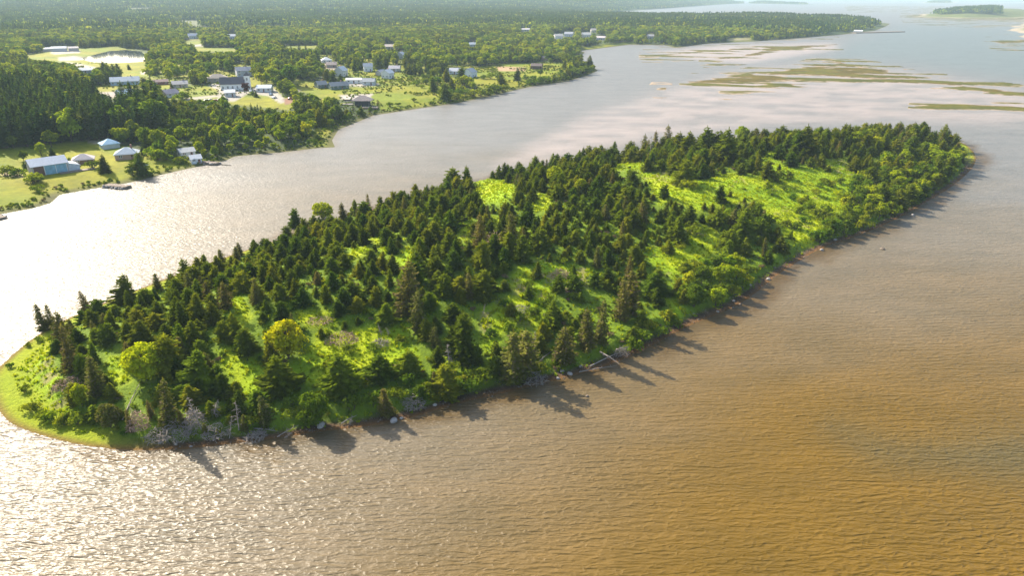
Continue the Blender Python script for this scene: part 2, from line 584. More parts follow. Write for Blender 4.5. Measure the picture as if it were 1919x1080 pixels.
for s_ in range(5):
    V, F, mb = shrub_mesh(700 + s_ * 10, 8 + s_ % 3 * 2, 62, 0.17, 1.9 + 0.2 * (s_ % 3), 1.5 + 0.25 * (s_ % 2))
    SHR_VF.append((V, F, mb))
    SHR.append((mesh_np('shrub_leaves', V, F, [M_SHRUB]), mb.mesh('shrub_stems', M_BARK)))

# ------------------------------------------------------------------ geometry-node scatter for what nobody could count
def scatter(name, pts, rotz, scl, idx, sources, label):
    """pts n x 3; sources: list of meshes"""
    c = bpy.data.collections.new(name + '_sources')
    for k, me in enumerate(sources):
        c.objects.link(bpy.data.objects.new('%s_source_%02d' % (name, k), me))
    me = bpy.data.meshes.new(name)
    n = len(pts)
    me.vertices.add(n)
    me.vertices.foreach_set('co', np.asarray(pts, np.float32).ravel())
    for an, ty, arr in (('rotz', 'FLOAT', rotz), ('idx', 'INT', idx)):
        a = me.attributes.new(an, ty, 'POINT')
        a.data.foreach_set('value', np.asarray(arr, np.float32 if ty == 'FLOAT' else np.int32))
    a = me.attributes.new('scl', 'FLOAT_VECTOR', 'POINT')
    s3 = np.asarray(scl, np.float32)
    if s3.ndim == 1:
        s3 = np.stack([s3] * 3, 1)
    a.data.foreach_set('vector', s3.ravel())
    me.update()
    o = obj(name, me)
    tag(o, label, None, None, 'stuff')
    ng = bpy.data.node_groups.new(name + '_nodes', 'GeometryNodeTree')
    ng.interface.new_socket('Geometry', in_out='INPUT', socket_type='NodeSocketGeometry')
    ng.interface.new_socket('Geometry', in_out='OUTPUT', socket_type='NodeSocketGeometry')
    gi, go = ng.nodes.new('NodeGroupInput'), ng.nodes.new('NodeGroupOutput')
    ip = ng.nodes.new('GeometryNodeInstanceOnPoints')
    ci = ng.nodes.new('GeometryNodeCollectionInfo')
    ci.inputs['Collection'].default_value = c
    ci.inputs['Separate Children'].default_value = True
    ci.inputs['Reset Children'].default_value = True
    def na(nm, ty):
        n_ = ng.nodes.new('GeometryNodeInputNamedAttribute')
        n_.data_type = ty
        n_.inputs[0].default_value = nm
        return n_.outputs[0]
    cx = ng.nodes.new('ShaderNodeCombineXYZ')
    ng.links.new(na('rotz', 'FLOAT'), cx.inputs[2])
    ng.links.new(gi.outputs[0], ip.inputs['Points'])
    ng.links.new(ci.outputs[0], ip.inputs['Instance'])
    ip.inputs['Pick Instance'].default_value = True
    ng.links.new(na('idx', 'INT'), ip.inputs['Instance Index'])
    ng.links.new(cx.outputs[0], ip.inputs['Rotation'])
    ng.links.new(na('scl', 'FLOAT_VECTOR'), ip.inputs['Scale'])
    ng.links.new(ip.outputs[0], go.inputs[0])
    md = o.modifiers.new('scatter', 'NODES')
    md.node_group = ng
    return o

def joined(name, V, F, mb, mat_leaf):
    nv = len(V)
    VV = np.vstack([V, np.array(mb.v)])
    tri = [np.asarray(F)]
    fm = [0] * len(F)
    by = {}
    for f in mb.f:
        by.setdefault(len(f), []).append([i + nv for i in f])
    for k in by:
        tri.append(np.array(by[k])); fm += [1] * len(by[k])
    return mesh_np(name, VV, tri, [mat_leaf, M_BARK], fm)

# ------------------------------------------------------------------ polar sheets
def polar(a0, a1, na, r0, r1, nr):
    a = np.radians(np.linspace(a0, a1, na)); r = np.geomspace(r0, r1, nr)
    A, RR = np.meshgrid(a, r)
    X = np.sin(A) * RR; Y = np.cos(A) * RR
    i = np.arange(na * nr).reshape(nr, na)
    F = np.stack([i[:-1, :-1], i[:-1, 1:], i[1:, 1:], i[1:, :-1]], -1).reshape(-1, 4)
    return X.ravel(), Y.ravel(), F

def clean(V, F, keep, attrs):
    F = F[keep]
    u = np.unique(F)
    m = np.full(len(V), -1); m[u] = np.arange(len(u))
    return V[u], m[F], [a[u] for a in attrs]

def color_attr(me, name, C):
    a = me.color_attributes.new(name, 'FLOAT_COLOR', 'POINT')
    C = np.asarray(C, np.float32)
    if C.shape[1] == 3:
        C = np.hstack([C, np.ones((len(C), 1), np.float32)])
    a.data.foreach_set('color', C.ravel())

# ------------------------------------------------------------------ water
def sect(X, Y, poly_px, soft):
    px, py = proj(X, Y, np.zeros_like(X))
    return ss(0.5 + sdist(px, py, poly_px) / soft)

WX, WY, WF = polar(-180, 180, 721, 25, 11600, 250)
dI = sdist(WX, WY, ISL); dM = sdist(WX, WY, MAIN)
wr = np.hypot(WX, WY)
front = (WY > 0)
px_, py_ = proj(WX, np.maximum(WY, 1), np.zeros_like(WX))
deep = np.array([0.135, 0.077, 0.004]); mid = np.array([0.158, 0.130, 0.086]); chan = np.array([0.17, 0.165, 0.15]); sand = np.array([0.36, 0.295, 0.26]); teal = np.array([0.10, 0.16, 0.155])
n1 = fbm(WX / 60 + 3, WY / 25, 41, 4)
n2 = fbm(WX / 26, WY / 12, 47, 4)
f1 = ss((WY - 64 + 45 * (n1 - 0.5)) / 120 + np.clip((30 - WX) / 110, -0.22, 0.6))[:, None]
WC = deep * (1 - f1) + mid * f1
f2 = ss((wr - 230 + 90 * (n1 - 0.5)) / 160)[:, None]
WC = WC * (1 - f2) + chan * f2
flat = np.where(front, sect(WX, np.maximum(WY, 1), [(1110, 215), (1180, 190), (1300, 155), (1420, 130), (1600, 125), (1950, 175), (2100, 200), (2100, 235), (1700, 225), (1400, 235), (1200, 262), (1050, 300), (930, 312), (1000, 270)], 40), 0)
flat = flat * (0.25 + 0.5 * ss((n2 - 0.32) / 0.25))
flat2 = np.where(front, sect(WX, np.maximum(WY, 1), [(1230, 98), (1350, 85), (1560, 80), (1570, 92), (1400, 118), (1300, 112)], 12), 0) * 0.8
WC = WC * (1 - np.maximum(flat, flat2)[:, None]) + sand * np.maximum(flat, flat2)[:, None]
tl = np.where(front, sect(WX, np.maximum(WY, 1), [(1560, 110), (1600, 75), (1690, 45), (1800, 40), (2000, 60), (2000, 160), (1850, 140), (1700, 118)], 40), 0)[:, None] * 0.4
WC = WC * (1 - tl) + teal * tl
g1 = np.where(front, sect(WX, np.maximum(WY, 1), [(1560, 800), (1700, 840), (1930, 810), (1990, 860), (1940, 905), (1800, 880), (1640, 860)], 110), 0)[:, None] * 0.55
WC = WC * (1 - g1) + np.array([0.055, 0.06, 0.03]) * g1
# weedy shallows along the shores: rust and peat brown
nz = fbm(WX / 7, WY / 7, 51, 4)
sh = ss(1 - (-dI - 1.0 + 10 * (nz - 0.5)) / (3 + 3 * ss((WX + 40) / 80)))
weed = np.array([0.12, 0.07, 0.016]) * (1 - nz[:, None]) + np.array([0.05, 0.035, 0.015]) * nz[:, None]
WC = np.where((dI < 3)[:, None], WC * (1 - sh[:, None] * 0.9) + weed * sh[:, None] * 0.9, WC)
shm = ss(1 - (-dM - 0.5 + 5 * (nz - 0.5)) / 5)
WC = WC * (1 - shm[:, None] * 0.5) + np.array([0.16, 0.125, 0.08]) * shm[:, None] * 0.5
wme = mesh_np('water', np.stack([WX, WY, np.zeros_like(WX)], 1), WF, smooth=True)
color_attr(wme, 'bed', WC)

m, nt, out = new_mat('tidal_water')
p = N(nt, 'ShaderNodeBsdfPrincipled')
at = N(nt, 'ShaderNodeAttribute', attribute_name='bed')
geo = N(nt, 'ShaderNodeNewGeometry')
pos = geo.outputs['Position']
cn = noise(nt, 0.05, 4, 0.6, pos, (1, 2.2, 1))
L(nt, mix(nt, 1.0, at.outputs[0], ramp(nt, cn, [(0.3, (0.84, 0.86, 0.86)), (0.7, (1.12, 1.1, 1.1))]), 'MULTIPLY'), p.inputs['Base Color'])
p.inputs['Roughness'].default_value = 0.42
p.inputs['IOR'].default_value = 1.33

def wavelet(rot, sx, sy, scale, detail, dist=0.0):
    mp = N(nt, 'ShaderNodeMapping')
    mp.inputs['Rotation'].default_value = (0, 0, R(rot))
    mp.inputs['Scale'].default_value = (sx, sy, 1)
    L(nt, pos, mp.inputs[0])
    n = N(nt, 'ShaderNodeTexNoise')
    n.inputs['Scale'].default_value = scale
    n.inputs['Detail'].default_value = detail
    n.inputs['Distortion'].default_value = dist
    L(nt, mp.outputs[0], n.inputs['Vector'])
    return n.outputs[0]

def madd(a, k, b=None):
    q = N(nt, 'ShaderNodeMath', operation='MULTIPLY_ADD')
    L(nt, a, q.inputs[0]); q.inputs[1].default_value = k
    if b is not None:
        L(nt, b, q.inputs[2])
    else:
        q.inputs[2].default_value = 0
    return q.outputs[0]

def ridge(n_):
    q = N(nt, 'ShaderNodeMath', operation='MULTIPLY_ADD'); L(nt, n_, q.inputs[0]); q.inputs[1].default_value = 2.0; q.inputs[2].default_value = -1.0
    ab = N(nt, 'ShaderNodeMath', operation='ABSOLUTE'); L(nt, q.outputs[0], ab.inputs[0])
    sb = N(nt, 'ShaderNodeMath', operation='SUBTRACT'); sb.inputs[0].default_value = 1.0; L(nt, ab.outputs[0], sb.inputs[1])
    pw = N(nt, 'ShaderNodeMath', operation='POWER'); L(nt, sb.outputs[0], pw.inputs[0]); pw.inputs[1].default_value = 2.0
    return pw.outputs[0]
def bands(rot, scale, dist, dsc):
    mp = N(nt, 'ShaderNodeMapping')
    mp.inputs['Rotation'].default_value = (0, 0, R(rot))
    mp.inputs['Scale'].default_value = (0.35, 1, 1)
    L(nt, pos, mp.inputs[0])
    w = N(nt, 'ShaderNodeTexWave', wave_type='BANDS', bands_direction='Y', wave_profile='SIN')
    w.inputs['Scale'].default_value = scale
    w.inputs['Distortion'].default_value = dist
    w.inputs['Detail'].default_value = 2.0
    w.inputs['Detail Scale'].default_value = dsc
    w.inputs['Detail Roughness'].default_value = 0.55
    L(nt, mp.outputs[0], w.inputs['Vector'])
    return w.outputs['Fac']
w1 = bands(-7, 0.20, 8.0, 1.9)
w5 = bands(10, 0.31, 9.0, 1.9)
w2 = ridge(wavelet(12, 0.36, 1.0, 1.25, 1.5, 0.4))
w3 = wavelet(-35, 0.5, 1.0, 0.5, 2.0, 0.5)
w4 = wavelet(30, 0.7, 1.0, 2.6, 2.0, 0.0)
gust = ramp(nt, noise(nt, 0.02, 3, 0.5, pos, (1, 1.6, 1)), [(0.3, (0.6, 0.6, 0.6)), (0.68, (1.05, 1.05, 1.05))])
hgt = madd(w1, 0.085, madd(w5, 0.055, madd(w2, 0.17, madd(w3, 0.16, madd(w4, 0.10)))))
hm = N(nt, 'ShaderNodeMath', operation='MULTIPLY')
L(nt, hgt, hm.inputs[0]); L(nt, gust, hm.inputs[1])
bp = N(nt, 'ShaderNodeBump')
bp.inputs['Strength'].default_value = 1.0
bp.inputs['Distance'].default_value = 0.9
L(nt, hm.outputs[0], bp.inputs['Height'])
L(nt, bp.outputs[0], p.inputs['Normal'])
L(nt, p.outputs[0], out.inputs[0])
wme.materials.append(m)
M_WATER = m
tag(obj('water', wme), kind='structure')

# ------------------------------------------------------------------ what lies open: patches of the picture's ground without trees
I_CLEAR = [
    [(0, 690), (35, 645), (75, 622), (103, 620), (98, 690), (115, 705), (112, 735), (150, 762), (140, 792), (100, 802), (40, 777), (0, 762)],
    [(200, 668), (235, 672), (246, 716), (225, 722), (206, 702)],
    [(408, 658), (450, 642), (480, 668), (496, 702), (490, 732), (465, 760), (446, 722), (416, 690)],
    [(590, 640), (600, 615), (640, 625), (690, 612), (765, 605), (765, 640), (790, 670), (770, 700), (730, 680), (690, 725), (650, 742), (600, 722), (545, 722), (530, 690), (570, 665)],
    [(553, 584), (625, 582), (640, 606), (585, 614), (560, 606)],
    [(430, 552), (452, 536), (462, 575), (474, 595), (455, 612), (440, 587)],
    [(694, 446), (708, 444), (727, 475), (718, 480)], [(742, 480), (775, 456), (778, 470), (765, 512), (750, 510)],
    [(655, 470), (690, 458), (690, 474), (660, 488)],
    [(852, 425), (880, 405), (886, 420), (878, 452), (862, 448)],
    [(888, 342), (935, 332), (966, 352), (966, 362), (945, 382), (905, 380), (890, 362)],
    [(921, 407), (942, 406), (940, 420), (925, 420)], [(995, 384), (1010, 362), (1033, 368), (1030, 396), (998, 394)],
    [(902, 572), (962, 553), (960, 516), (985, 488), (1115, 500), (1100, 540), (1075, 528), (1035, 545), (1030, 590), (1000, 612), (950, 604), (935, 645), (908, 662), (900, 640)],
    [(1200, 466), (1280, 452), (1285, 430), (1310, 420), (1345, 430), (1345, 455), (1330, 482), (1290, 492), (1275, 512), (1255, 520), (1230, 505), (1208, 482)],
    [(1238, 530), (1250, 555), (1292, 585), (1275, 602), (1248, 575)],
    [(1195, 322), (1265, 320), (1300, 338), (1360, 326), (1425, 330), (1435, 285), (1444, 272), (1452, 300), (1480, 312), (1560, 318), (1582, 302), (1608, 330), (1640, 350),
     (1600, 385), (1545, 405), (1535, 440), (1520, 465), (1478, 450), (1440, 405), (1420, 380), (1330, 388), (1305, 398), (1262, 372), (1235, 384), (1218, 345)],
    [(1140, 310), (1200, 304), (1208, 320), (1150, 318)], [(1545, 300), (1582, 296), (1580, 318), (1550, 316)], [(1632, 291), (1658, 290), (1655, 302), (1634, 302)],
    [(815, 690), (850, 660), (862, 690), (830, 705)], [(905, 600), (920, 640), (912, 662), (900, 640)],
    [(1796, 262), (1832, 290), (1826, 312), (1805, 292)],
]
I_SHRUB = [[(1285, 505), (1330, 480), (1398, 480), (1420, 520), (1405, 560), (1335, 592), (1290, 575)],
    [(1640, 310), (1720, 275), (1800, 275), (1815, 310), (1790, 345), (1700, 405), (1600, 442), (1520, 455), (1560, 400), (1600, 345)]]
I_DARK = [[(1340, 425), (1400, 405), (1440, 430), (1470, 500), (1430, 515), (1350, 470)]]
VILLAGE = [(170, 130), (330, 112), (480, 105), (620, 95), (780, 98), (890, 110), (880, 160), (760, 170), (640, 195), (500, 200), (290, 192)]
M_CLEAR = [
    [(-50, 283), (60, 274), (150, 264), (185, 262), (260, 283), (300, 292), (340, 296), (430, 300), (330, 322), (240, 343), (110, 366), (90, 382), (-50, 405)],
    [(45, 103), (110, 93), (220, 86), (272, 100), (276, 126), (285, 147), (225, 141), (178, 127), (120, 119), (48, 110)],
    [(165, 160), (222, 159), (218, 174), (162, 173)], [(180, 172), (290, 176), (280, 186), (185, 181)],
    [(300, 158), (420, 160), (415, 188), (295, 187)], [(390, 160), (480, 150), (560, 196), (540, 207), (430, 196)],
    [(555, 148), (640, 158), (655, 182), (600, 184), (548, 166)], [(640, 166), (700, 157), (760, 163), (835, 192), (800, 201), (715, 208), (690, 190)],
    [(645, 140), (720, 134), (765, 140), (855, 158), (910, 178), (860, 193), (800, 187), (740, 162), (655, 153)],
    [(885, 126), (950, 119), (1060, 117), (1062, 136), (1000, 152), (985, 160), (950, 170), (895, 166), (878, 140)],
    [(622, 262), (636, 240), (595, 238), (578, 262), (592, 278), (632, 277)],
    [(1088, 87), (1190, 77), (1180, 86), (1088, 97)],
    [(338, 76), (375, 72), (382, 83), (345, 84)], [(360, 88), (452, 90), (450, 97), (365, 97)], [(520, 86), (600, 84), (600, 90), (525, 92)],
    [(1360, 71), (1410, 69), (1405, 76), (1365, 77)],
]

# ------------------------------------------------------------------ island ground
gx = np.arange(-125, 262, 0.8); gy = np.arange(85, 402, 0.8)
GX, GY = np.meshgrid(gx, gy)
i_ = np.arange(GX.size).reshape(GX.shape)
IF = np.stack([i_[:-1, :-1], i_[:-1, 1:], i_[1:, 1:], i_[1:, :-1]], -1).reshape(-1, 4)
X, Y = GX.ravel(), GY.ravel()
d = sdist(X, Y, ISL)
Z = h_island(X, Y, d)
keep = (d[IF] > -6).any(1)
w0 = fringe(X, Y)
ppx, ppy = proj(X, Y, Z)
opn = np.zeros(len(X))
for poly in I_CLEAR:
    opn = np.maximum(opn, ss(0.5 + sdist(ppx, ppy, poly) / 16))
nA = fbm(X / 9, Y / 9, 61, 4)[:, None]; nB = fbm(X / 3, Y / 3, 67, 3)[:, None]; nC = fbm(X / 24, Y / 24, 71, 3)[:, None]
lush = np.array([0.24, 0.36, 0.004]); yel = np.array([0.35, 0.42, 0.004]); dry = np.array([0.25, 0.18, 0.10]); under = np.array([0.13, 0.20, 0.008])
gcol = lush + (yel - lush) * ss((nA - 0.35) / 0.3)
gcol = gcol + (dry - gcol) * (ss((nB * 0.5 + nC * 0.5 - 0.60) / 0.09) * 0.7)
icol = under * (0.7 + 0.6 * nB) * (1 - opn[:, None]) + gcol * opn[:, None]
e = (d - w0)[:, None]
mud = np.array([0.085, 0.055, 0.035]) * (0.6 + 0.8 * nB); marsh = np.array([0.21, 0.29, 0.005]) + np.array([0.10, 0.04, 0]) * nA
west = ss((-55 - X) / 20)[:, None]; east = ss((X - 200) / 20)[:, None]
shore = mud * (1 - np.maximum(west, east)) + marsh * np.maximum(west, east)
rust = np.array([0.17, 0.085, 0.025])
shore = shore + (rust - shore) * (ss(1 - d / 2.0)[:, None] * 0.9)
f_ = ss((e + 0.6 + 1.6 * (nB - 0.5)) / 1.6)
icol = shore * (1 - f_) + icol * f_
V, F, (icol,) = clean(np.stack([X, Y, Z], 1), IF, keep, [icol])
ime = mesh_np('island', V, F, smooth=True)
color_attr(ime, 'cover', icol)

def ground_mat(name, bump=0.25, s1=1.6, s2=7.0):
    m, nt, out = new_mat(name)
    p = N(nt, 'ShaderNodeBsdfPrincipled')
    at = N(nt, 'ShaderNodeAttribute', attribute_name='cover')
    f = noise(nt, s1, 5, 0.65)
    c = mix(nt, 1.0, at.outputs[0], ramp(nt, f, [(0.28, (0.7, 0.74, 0.72)), (0.72, (1.25, 1.22, 1.2))]), 'MULTIPLY')
    L(nt, c, p.inputs['Base Color'])
    p.inputs['Roughness'].default_value = 0.9
    p.inputs['Specular IOR Level'].default_value = 0.15
    b = N(nt, 'ShaderNodeBump')
    b.inputs['Strength'].default_value = 0.8
    b.inputs['Distance'].default_value = bump
    L(nt, noise(nt, s1 * 0.8, 6, 0.7), b.inputs['Height'])
    L(nt, b.outputs[0], p.inputs['Normal'])
    L(nt, p.outputs[0], out.inputs[0])
    return m

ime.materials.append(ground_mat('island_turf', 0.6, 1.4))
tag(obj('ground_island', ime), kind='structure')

# ------------------------------------------------------------------ mainland and far isles
def land_sheet(name, X, Y, F, Z, d, C, mat, cut=-12):
    keep = (d[F] > cut).any(1)
    V, F, (C,) = clean(np.stack([X, Y, Z], 1), F, keep, [C])
    me = mesh_np(name, V, F, [mat], smooth=True)
    color_attr(me, 'cover', C)
    return tag(obj(name, me), kind='structure')

X, Y, F = polar(-62, 40, 600, 150, 11000, 420)
d = sdist(X, Y, MAIN)
Z = h_main(X, Y, d)
ppx, ppy = proj(X, Y, Z)
nA = fbm(X / 30, Y / 30, 81, 4)[:, None]; nB = fbm(X / 8, Y / 8, 83, 3)[:, None]
C = np.array([0.045, 0.07, 0.016]) * (0.6 + 0.8 * nA) + np.zeros((len(X), 3))
opn = np.zeros(len(X))
for poly in M_CLEAR:
    opn = np.maximum(opn, ss(0.5 + sdist(ppx, ppy, poly) / 7))
lawn = np.array([0.18, 0.23, 0.003]) + (np.array([0.29, 0.27, 0.005]) - np.array([0.18, 0.23, 0.003])) * ss((nA - 0.35) / 0.3) * 0.8
lawn = lawn * (0.75 + 0.5 * nB) * 0.82
opn = np.maximum(opn, inside(ppx, ppy, VILLAGE) * ss((fbm(X / 22, Y / 22, 161, 3) - 0.37) / 0.1) * 0.9)
C = C * (1 - opn[:, None]) + lawn * opn[:, None]
PATCH = [  # (polygon in the picture, colour of that ground)
    ([(180, 173), (225, 171), (285, 178), (275, 187), (190, 182)], (0.36, 0.31, 0.27)),
    ([(345, 184), (420, 176), (425, 179), (350, 189)], (0.38, 0.34, 0.28)),
    ([(392, 158), (418, 156), (425, 164), (470, 172), (440, 190), (410, 190), (408, 168), (392, 162)], (0.36, 0.33, 0.29)),
    ([(470, 164), (505, 158), (520, 172), (540, 190), (525, 194), (505, 180), (475, 176)], (0.38, 0.35, 0.31)),
    ([(530, 186), (562, 180), (560, 192), (535, 196)], (0.24, 0.13, 0.085)),
    ([(550, 166), (562, 168), (562, 182), (553, 182)], (0.38, 0.32, 0.27)),
    ([(95, 97), (150, 94), (148, 99), (100, 102)], (0.42, 0.37, 0.32)), ([(108, 107), (140, 104), (160, 108), (150, 113), (110, 114)], (0.36, 0.32, 0.29)),
    ([(120, 115), (150, 119), (200, 130), (190, 133), (120, 119)], (0.42, 0.37, 0.28)), ([(262, 134), (282, 133), (282, 140), (264, 139)], (0.42, 0.38, 0.33)),
    ([(930, 124), (985, 126), (985, 133), (935, 133)], (0.40, 0.26, 0.15)), ([(360, 84), (380, 82), (384, 86), (362, 87)], (0.42, 0.38, 0.33)),
    ([(0, 322), (30, 324), (50, 330), (48, 334), (0, 328)], (0.36, 0.29, 0.18)), ([(125, 300), (142, 305), (138, 312), (122, 308)], (0.4, 0.34, 0.29)),
    ([(160, 262), (230, 268), (222, 274), (165, 268)], (0.33, 0.27, 0.18)), ([(635, 178), (700, 175), (690, 188), (640, 186)], (0.38, 0.34, 0.30)),
    ([(645, 152), (700, 148), (712, 160), (680, 163), (650, 160)], (0.34, 0.31, 0.27)),
    ([(575, 118), (625, 116), (640, 128), (600, 136), (585, 128)], (0.30, 0.24, 0.18)),
    ([(1040, 70), (1090, 68), (1092, 74), (1042, 76)], (0.36, 0.32, 0.27)), ([(1360, 73), (1405, 71), (1405, 74), (1365, 76)], (0.33, 0.28, 0.2)),
    ([(1600, 60), (1690, 57), (1690, 63), (1600, 65)], (0.27, 0.24, 0.21)),
]
for poly, c in PATCH:
    k = ss(0.5 + sdist(ppx, ppy, poly) / 3)[:, None]
    C = C * (1 - k) + np.array(c) * (0.8 + 0.4 * nB) * k
sh = ss(1 - (d - 1.5) / 5)[:, None]
C = C * (1 - sh) + (np.array([0.095, 0.095, 0.02]) * (0.5 + nB)) * sh
clr = ss((fbm(X / 260, Y / 120, 91, 3) - 0.57) / 0.06) * ss((np.hypot(X, Y) - 900) / 400)      # far clear-cuts and bogs
C = C * (1 - 0.6 * clr[:, None]) + np.array([0.15, 0.15, 0.06]) * 0.6 * clr[:, None]
M_LAND = ground_mat('mainland_turf', 0.25, 0.35)
land_sheet('ground_mainland', X, Y, F, Z, d, C, M_LAND)
PX_, PY_ = POND[:, 0].mean(), POND[:, 1].mean()
big = [((x - PX_) * 1.12 + PX_, (y - PY_) * 1.12 + PY_, PONDZ) for x, y in POND]
pm = MB(); pm.add(big, [tuple(range(len(big)))])
m, nt, out = new_mat('pond_water')
p = N(nt, 'ShaderNodeBsdfPrincipled')
p.inputs['Base Color'].default_value = (0.06, 0.08, 0.085, 1)
p.inputs['Roughness'].default_value = 0.08
p.inputs['IOR'].default_value = 1.33
L(nt, p.outputs[0], out.inputs[0])
pme = pm.mesh('pond', m)
tag(obj('pond_water', pme), kind='structure')
for k, poly in enumerate(FAR_ISLES):
    x0, y0 = poly.min(0) - 60; x1, y1 = poly.max(0) + 60
    nx_, ny_ = 160, 110
    A, B = np.meshgrid(np.linspace(x0, x1, nx_), np.linspace(y0, y1, ny_))
    X, Y = A.ravel(), B.ravel()
    ii = np.arange(X.size).reshape(A.shape)
    F = np.stack([ii[:-1, :-1], ii[:-1, 1:], ii[1:, 1:], ii[1:, :-1]], -1).reshape(-1, 4)
    d = sdist(X, Y, poly) + 60 * (fbm(X / 120, Y / 60, 95 + k, 3) - 0.5)
    Z = np.clip(d * 0.05, -1, 1.5) + (16 if k == 0 else 6) * ss((d - 20) / 160)
    nB = fbm(X / 30, Y / 30, 97, 3)[:, None]
    C = np.array([0.12, 0.135, 0.03]) * (0.6 + 0.8 * nB)
    sh = ss(1 - (d - 12) / 25)[:, None]
    C = C * (1 - sh) + np.array([0.36, 0.30, 0.22]) * sh
    land_sheet('ground_far_island', X, Y, F, Z, d, C, M_LAND, -30)

# ------------------------------------------------------------------ marsh bars in the estuary
BARS = [
    ([(1285, 152), (1330, 148), (1400, 140), (1470, 133), (1530, 121), (1575, 115), (1600, 121), (1660, 132), (1720, 145), (1790, 156), (1850, 165), (1930, 174), (1990, 178),
      (1990, 188), (1920, 182), (1830, 170), (1760, 160), (1690, 156), (1600, 152), (1520, 150), (1470, 152), (1400, 156), (1360, 158), (1300, 158)], 0.52, 5, 1.0),
    ([(1210, 105), (1290, 97), (1380, 90.5), (1480, 85), (1570, 82.5), (1570, 84.5), (1500, 91), (1450, 97), (1420, 104), (1380, 109), (1322, 113), (1325, 111), (1385, 105), (1425, 97), (1430, 91), (1330, 96), (1290, 100)], 0.5, 2.0, 0.8),
    ([(1715, 199), (1790, 196), (1930, 199), (1990, 200), (1990, 203), (1900, 204), (1800, 202)], 0.55, 2, 0.5),
    ([(1340, 165), (1430, 162), (1490, 168), (1470, 172), (1390, 176), (1350, 172)], 0.16, 6, 0.5),
    ([(1228, 166), (1248, 162), (1250, 169), (1230, 171)], 0.5, 3, 0.4),
    ([(1858, 77), (1885, 74), (1935, 75), (1935, 80), (1880, 82)], 0.5, 3, 0.8),
    ([(1595, 8), (1640, 6), (1760, 1.5), (1760, 4), (1690, 8), (1620, 10)], 0.7, 3, 0.8),
    ([(1700, 30), (1730, 25.5), (1790, 30), (1870, 30), (1930, 31), (1930, 37), (1820, 37), (1740, 34)], 0.65, 4, 0.8),
]
X, Y, F = polar(-8, 42, 820, 420, 6200, 520)
ppx, ppy = proj(X, Y, np.zeros_like(X))
Z = np.full(len(X), -1.0)
nn = fbm(X / 62 + 0.8 * fbm(X / 50, Y / 50, 7), Y / 17 + X / 90, 101, 5)
for poly, fill, soft, hh in BARS:
    s_ = sdist(ppx, ppy, poly)
    Z = np.maximum(Z, np.where(s_ > -14, hh * (ss(0.5 + s_ / (2 * soft)) * 0.62 + (nn - 0.5) * 2.3 - 0.62 + fill * 0.62), -1.0))
Z = np.clip(Z * 1.6, -1, 0.55)
nB = fbm(X / 9, Y / 9, 105, 3)[:, None]
k = ss((Z - 0.04) / 0.14)[:, None]
C = np.array([0.32, 0.25, 0.19]) * (1 - k) + (np.array([0.095, 0.07, 0.006]) * (0.5 + nB) + np.array([-0.012, 0.012, 0]) * ss((nn - 0.5) / 0.1)[:, None]) * k
land_sheet('marsh_ground', X, Y, F, Z, Z, C, M_LAND, -0.12)

# ------------------------------------------------------------------ helpers for placing plants
ORD = 'nearest,second nearest,third nearest,fourth nearest,fifth nearest,sixth nearest,seventh nearest,eighth nearest,ninth nearest,tenth nearest,eleventh nearest,twelfth nearest,thirteenth nearest,fourteenth nearest,fifteenth nearest,sixteenth nearest,seventeenth nearest,eighteenth nearest,nineteenth nearest,twentieth nearest'.split(',')
MARKS_I, MARKS_M = [], []          # (phrase, x, y): things one can find in the photo
PLANTS = []                        # (root, kind word, x, y, height, side) labelled at the end

def plant(name, meshes, loc, h, rotz=None, squash=1.0, cat='tree', kindword=None, side='I', label=None, group=None, unit=10.0, parts=('crown', 'trunk')):
    s = h / unit
    rotz = random.uniform(0, 6.28) if rotz is None else rotz
    r = empty(name, loc, rotz, (s * squash, s * squash, s))
    for pn, me in zip(parts, meshes):
        link(bpy.data.objects.new(pn, me), r)
    r.rotation_euler = (random.gauss(0, 0.035), random.gauss(0, 0.035), rotz)
    tag(r, label, cat, group)
    if label is None:
        PLANTS.append([r, kindword or name.replace('_', ' '), loc[0], loc[1], h, side])
    return r

def in_any(px, py, polys):
    r = np.zeros(np.shape(px), bool)
    for p in polys:
        r |= inside(px, py, p)
    return r

BOXES = []        # picture boxes of houses, kept free of scattered trees

def blocks(X, Y, Z, Hh, polys, wid=0.2, boxes=False):
    """which trees would stand before open ground or a house"""
    bad = np.zeros(len(X), bool)
    for f, sx in ((0.0, 0), (0.4, 0), (0.75, 0), (0.25, -1), (0.25, 1)):
        a, b = proj(X + sx * wid * Hh, Y, Z + f * Hh)
        bad |= in_any(a, b, polys)
        if boxes:
            for (u0, v0, u1, v1) in BOXES:
                bad |= (a > u0) & (a < u1) & (b > v0) & (b < v1)
    return bad

def poisson(xs, ys, rmin, order=None):
    """greedy thinning of candidate points; rmin per point"""
    cell = {}
    keep = []
    cs = 6.0
    for i in (range(len(xs)) if order is None else order):
        x, y, r = xs[i], ys[i], rmin[i]
        cx, cy = int(x // cs), int(y // cs)
        ok = True
        for a in (-1, 0, 1):
            for b in (-1, 0, 1):
                for j in cell.get((cx + a, cy + b), ()):
                    rr = 0.5 * (r + rmin[j])
                    if (xs[j] - x) ** 2 + (ys[j] - y) ** 2 < rr * rr:
                        ok = False
                        break
                if not ok: break
            if not ok: break
        if ok:
            keep.append(i)
            cell.setdefault((cx, cy), []).append(i)
    return np.array(keep, int)

def h_px(px, py, hp, f=pisl):
    x, y, z = f(px, py)
    dep = math.atan2(CAMH - z, math.hypot(x, y))
    return (x, y, z), hp * mpp(x, y, z) / max(0.5, math.cos(dep))

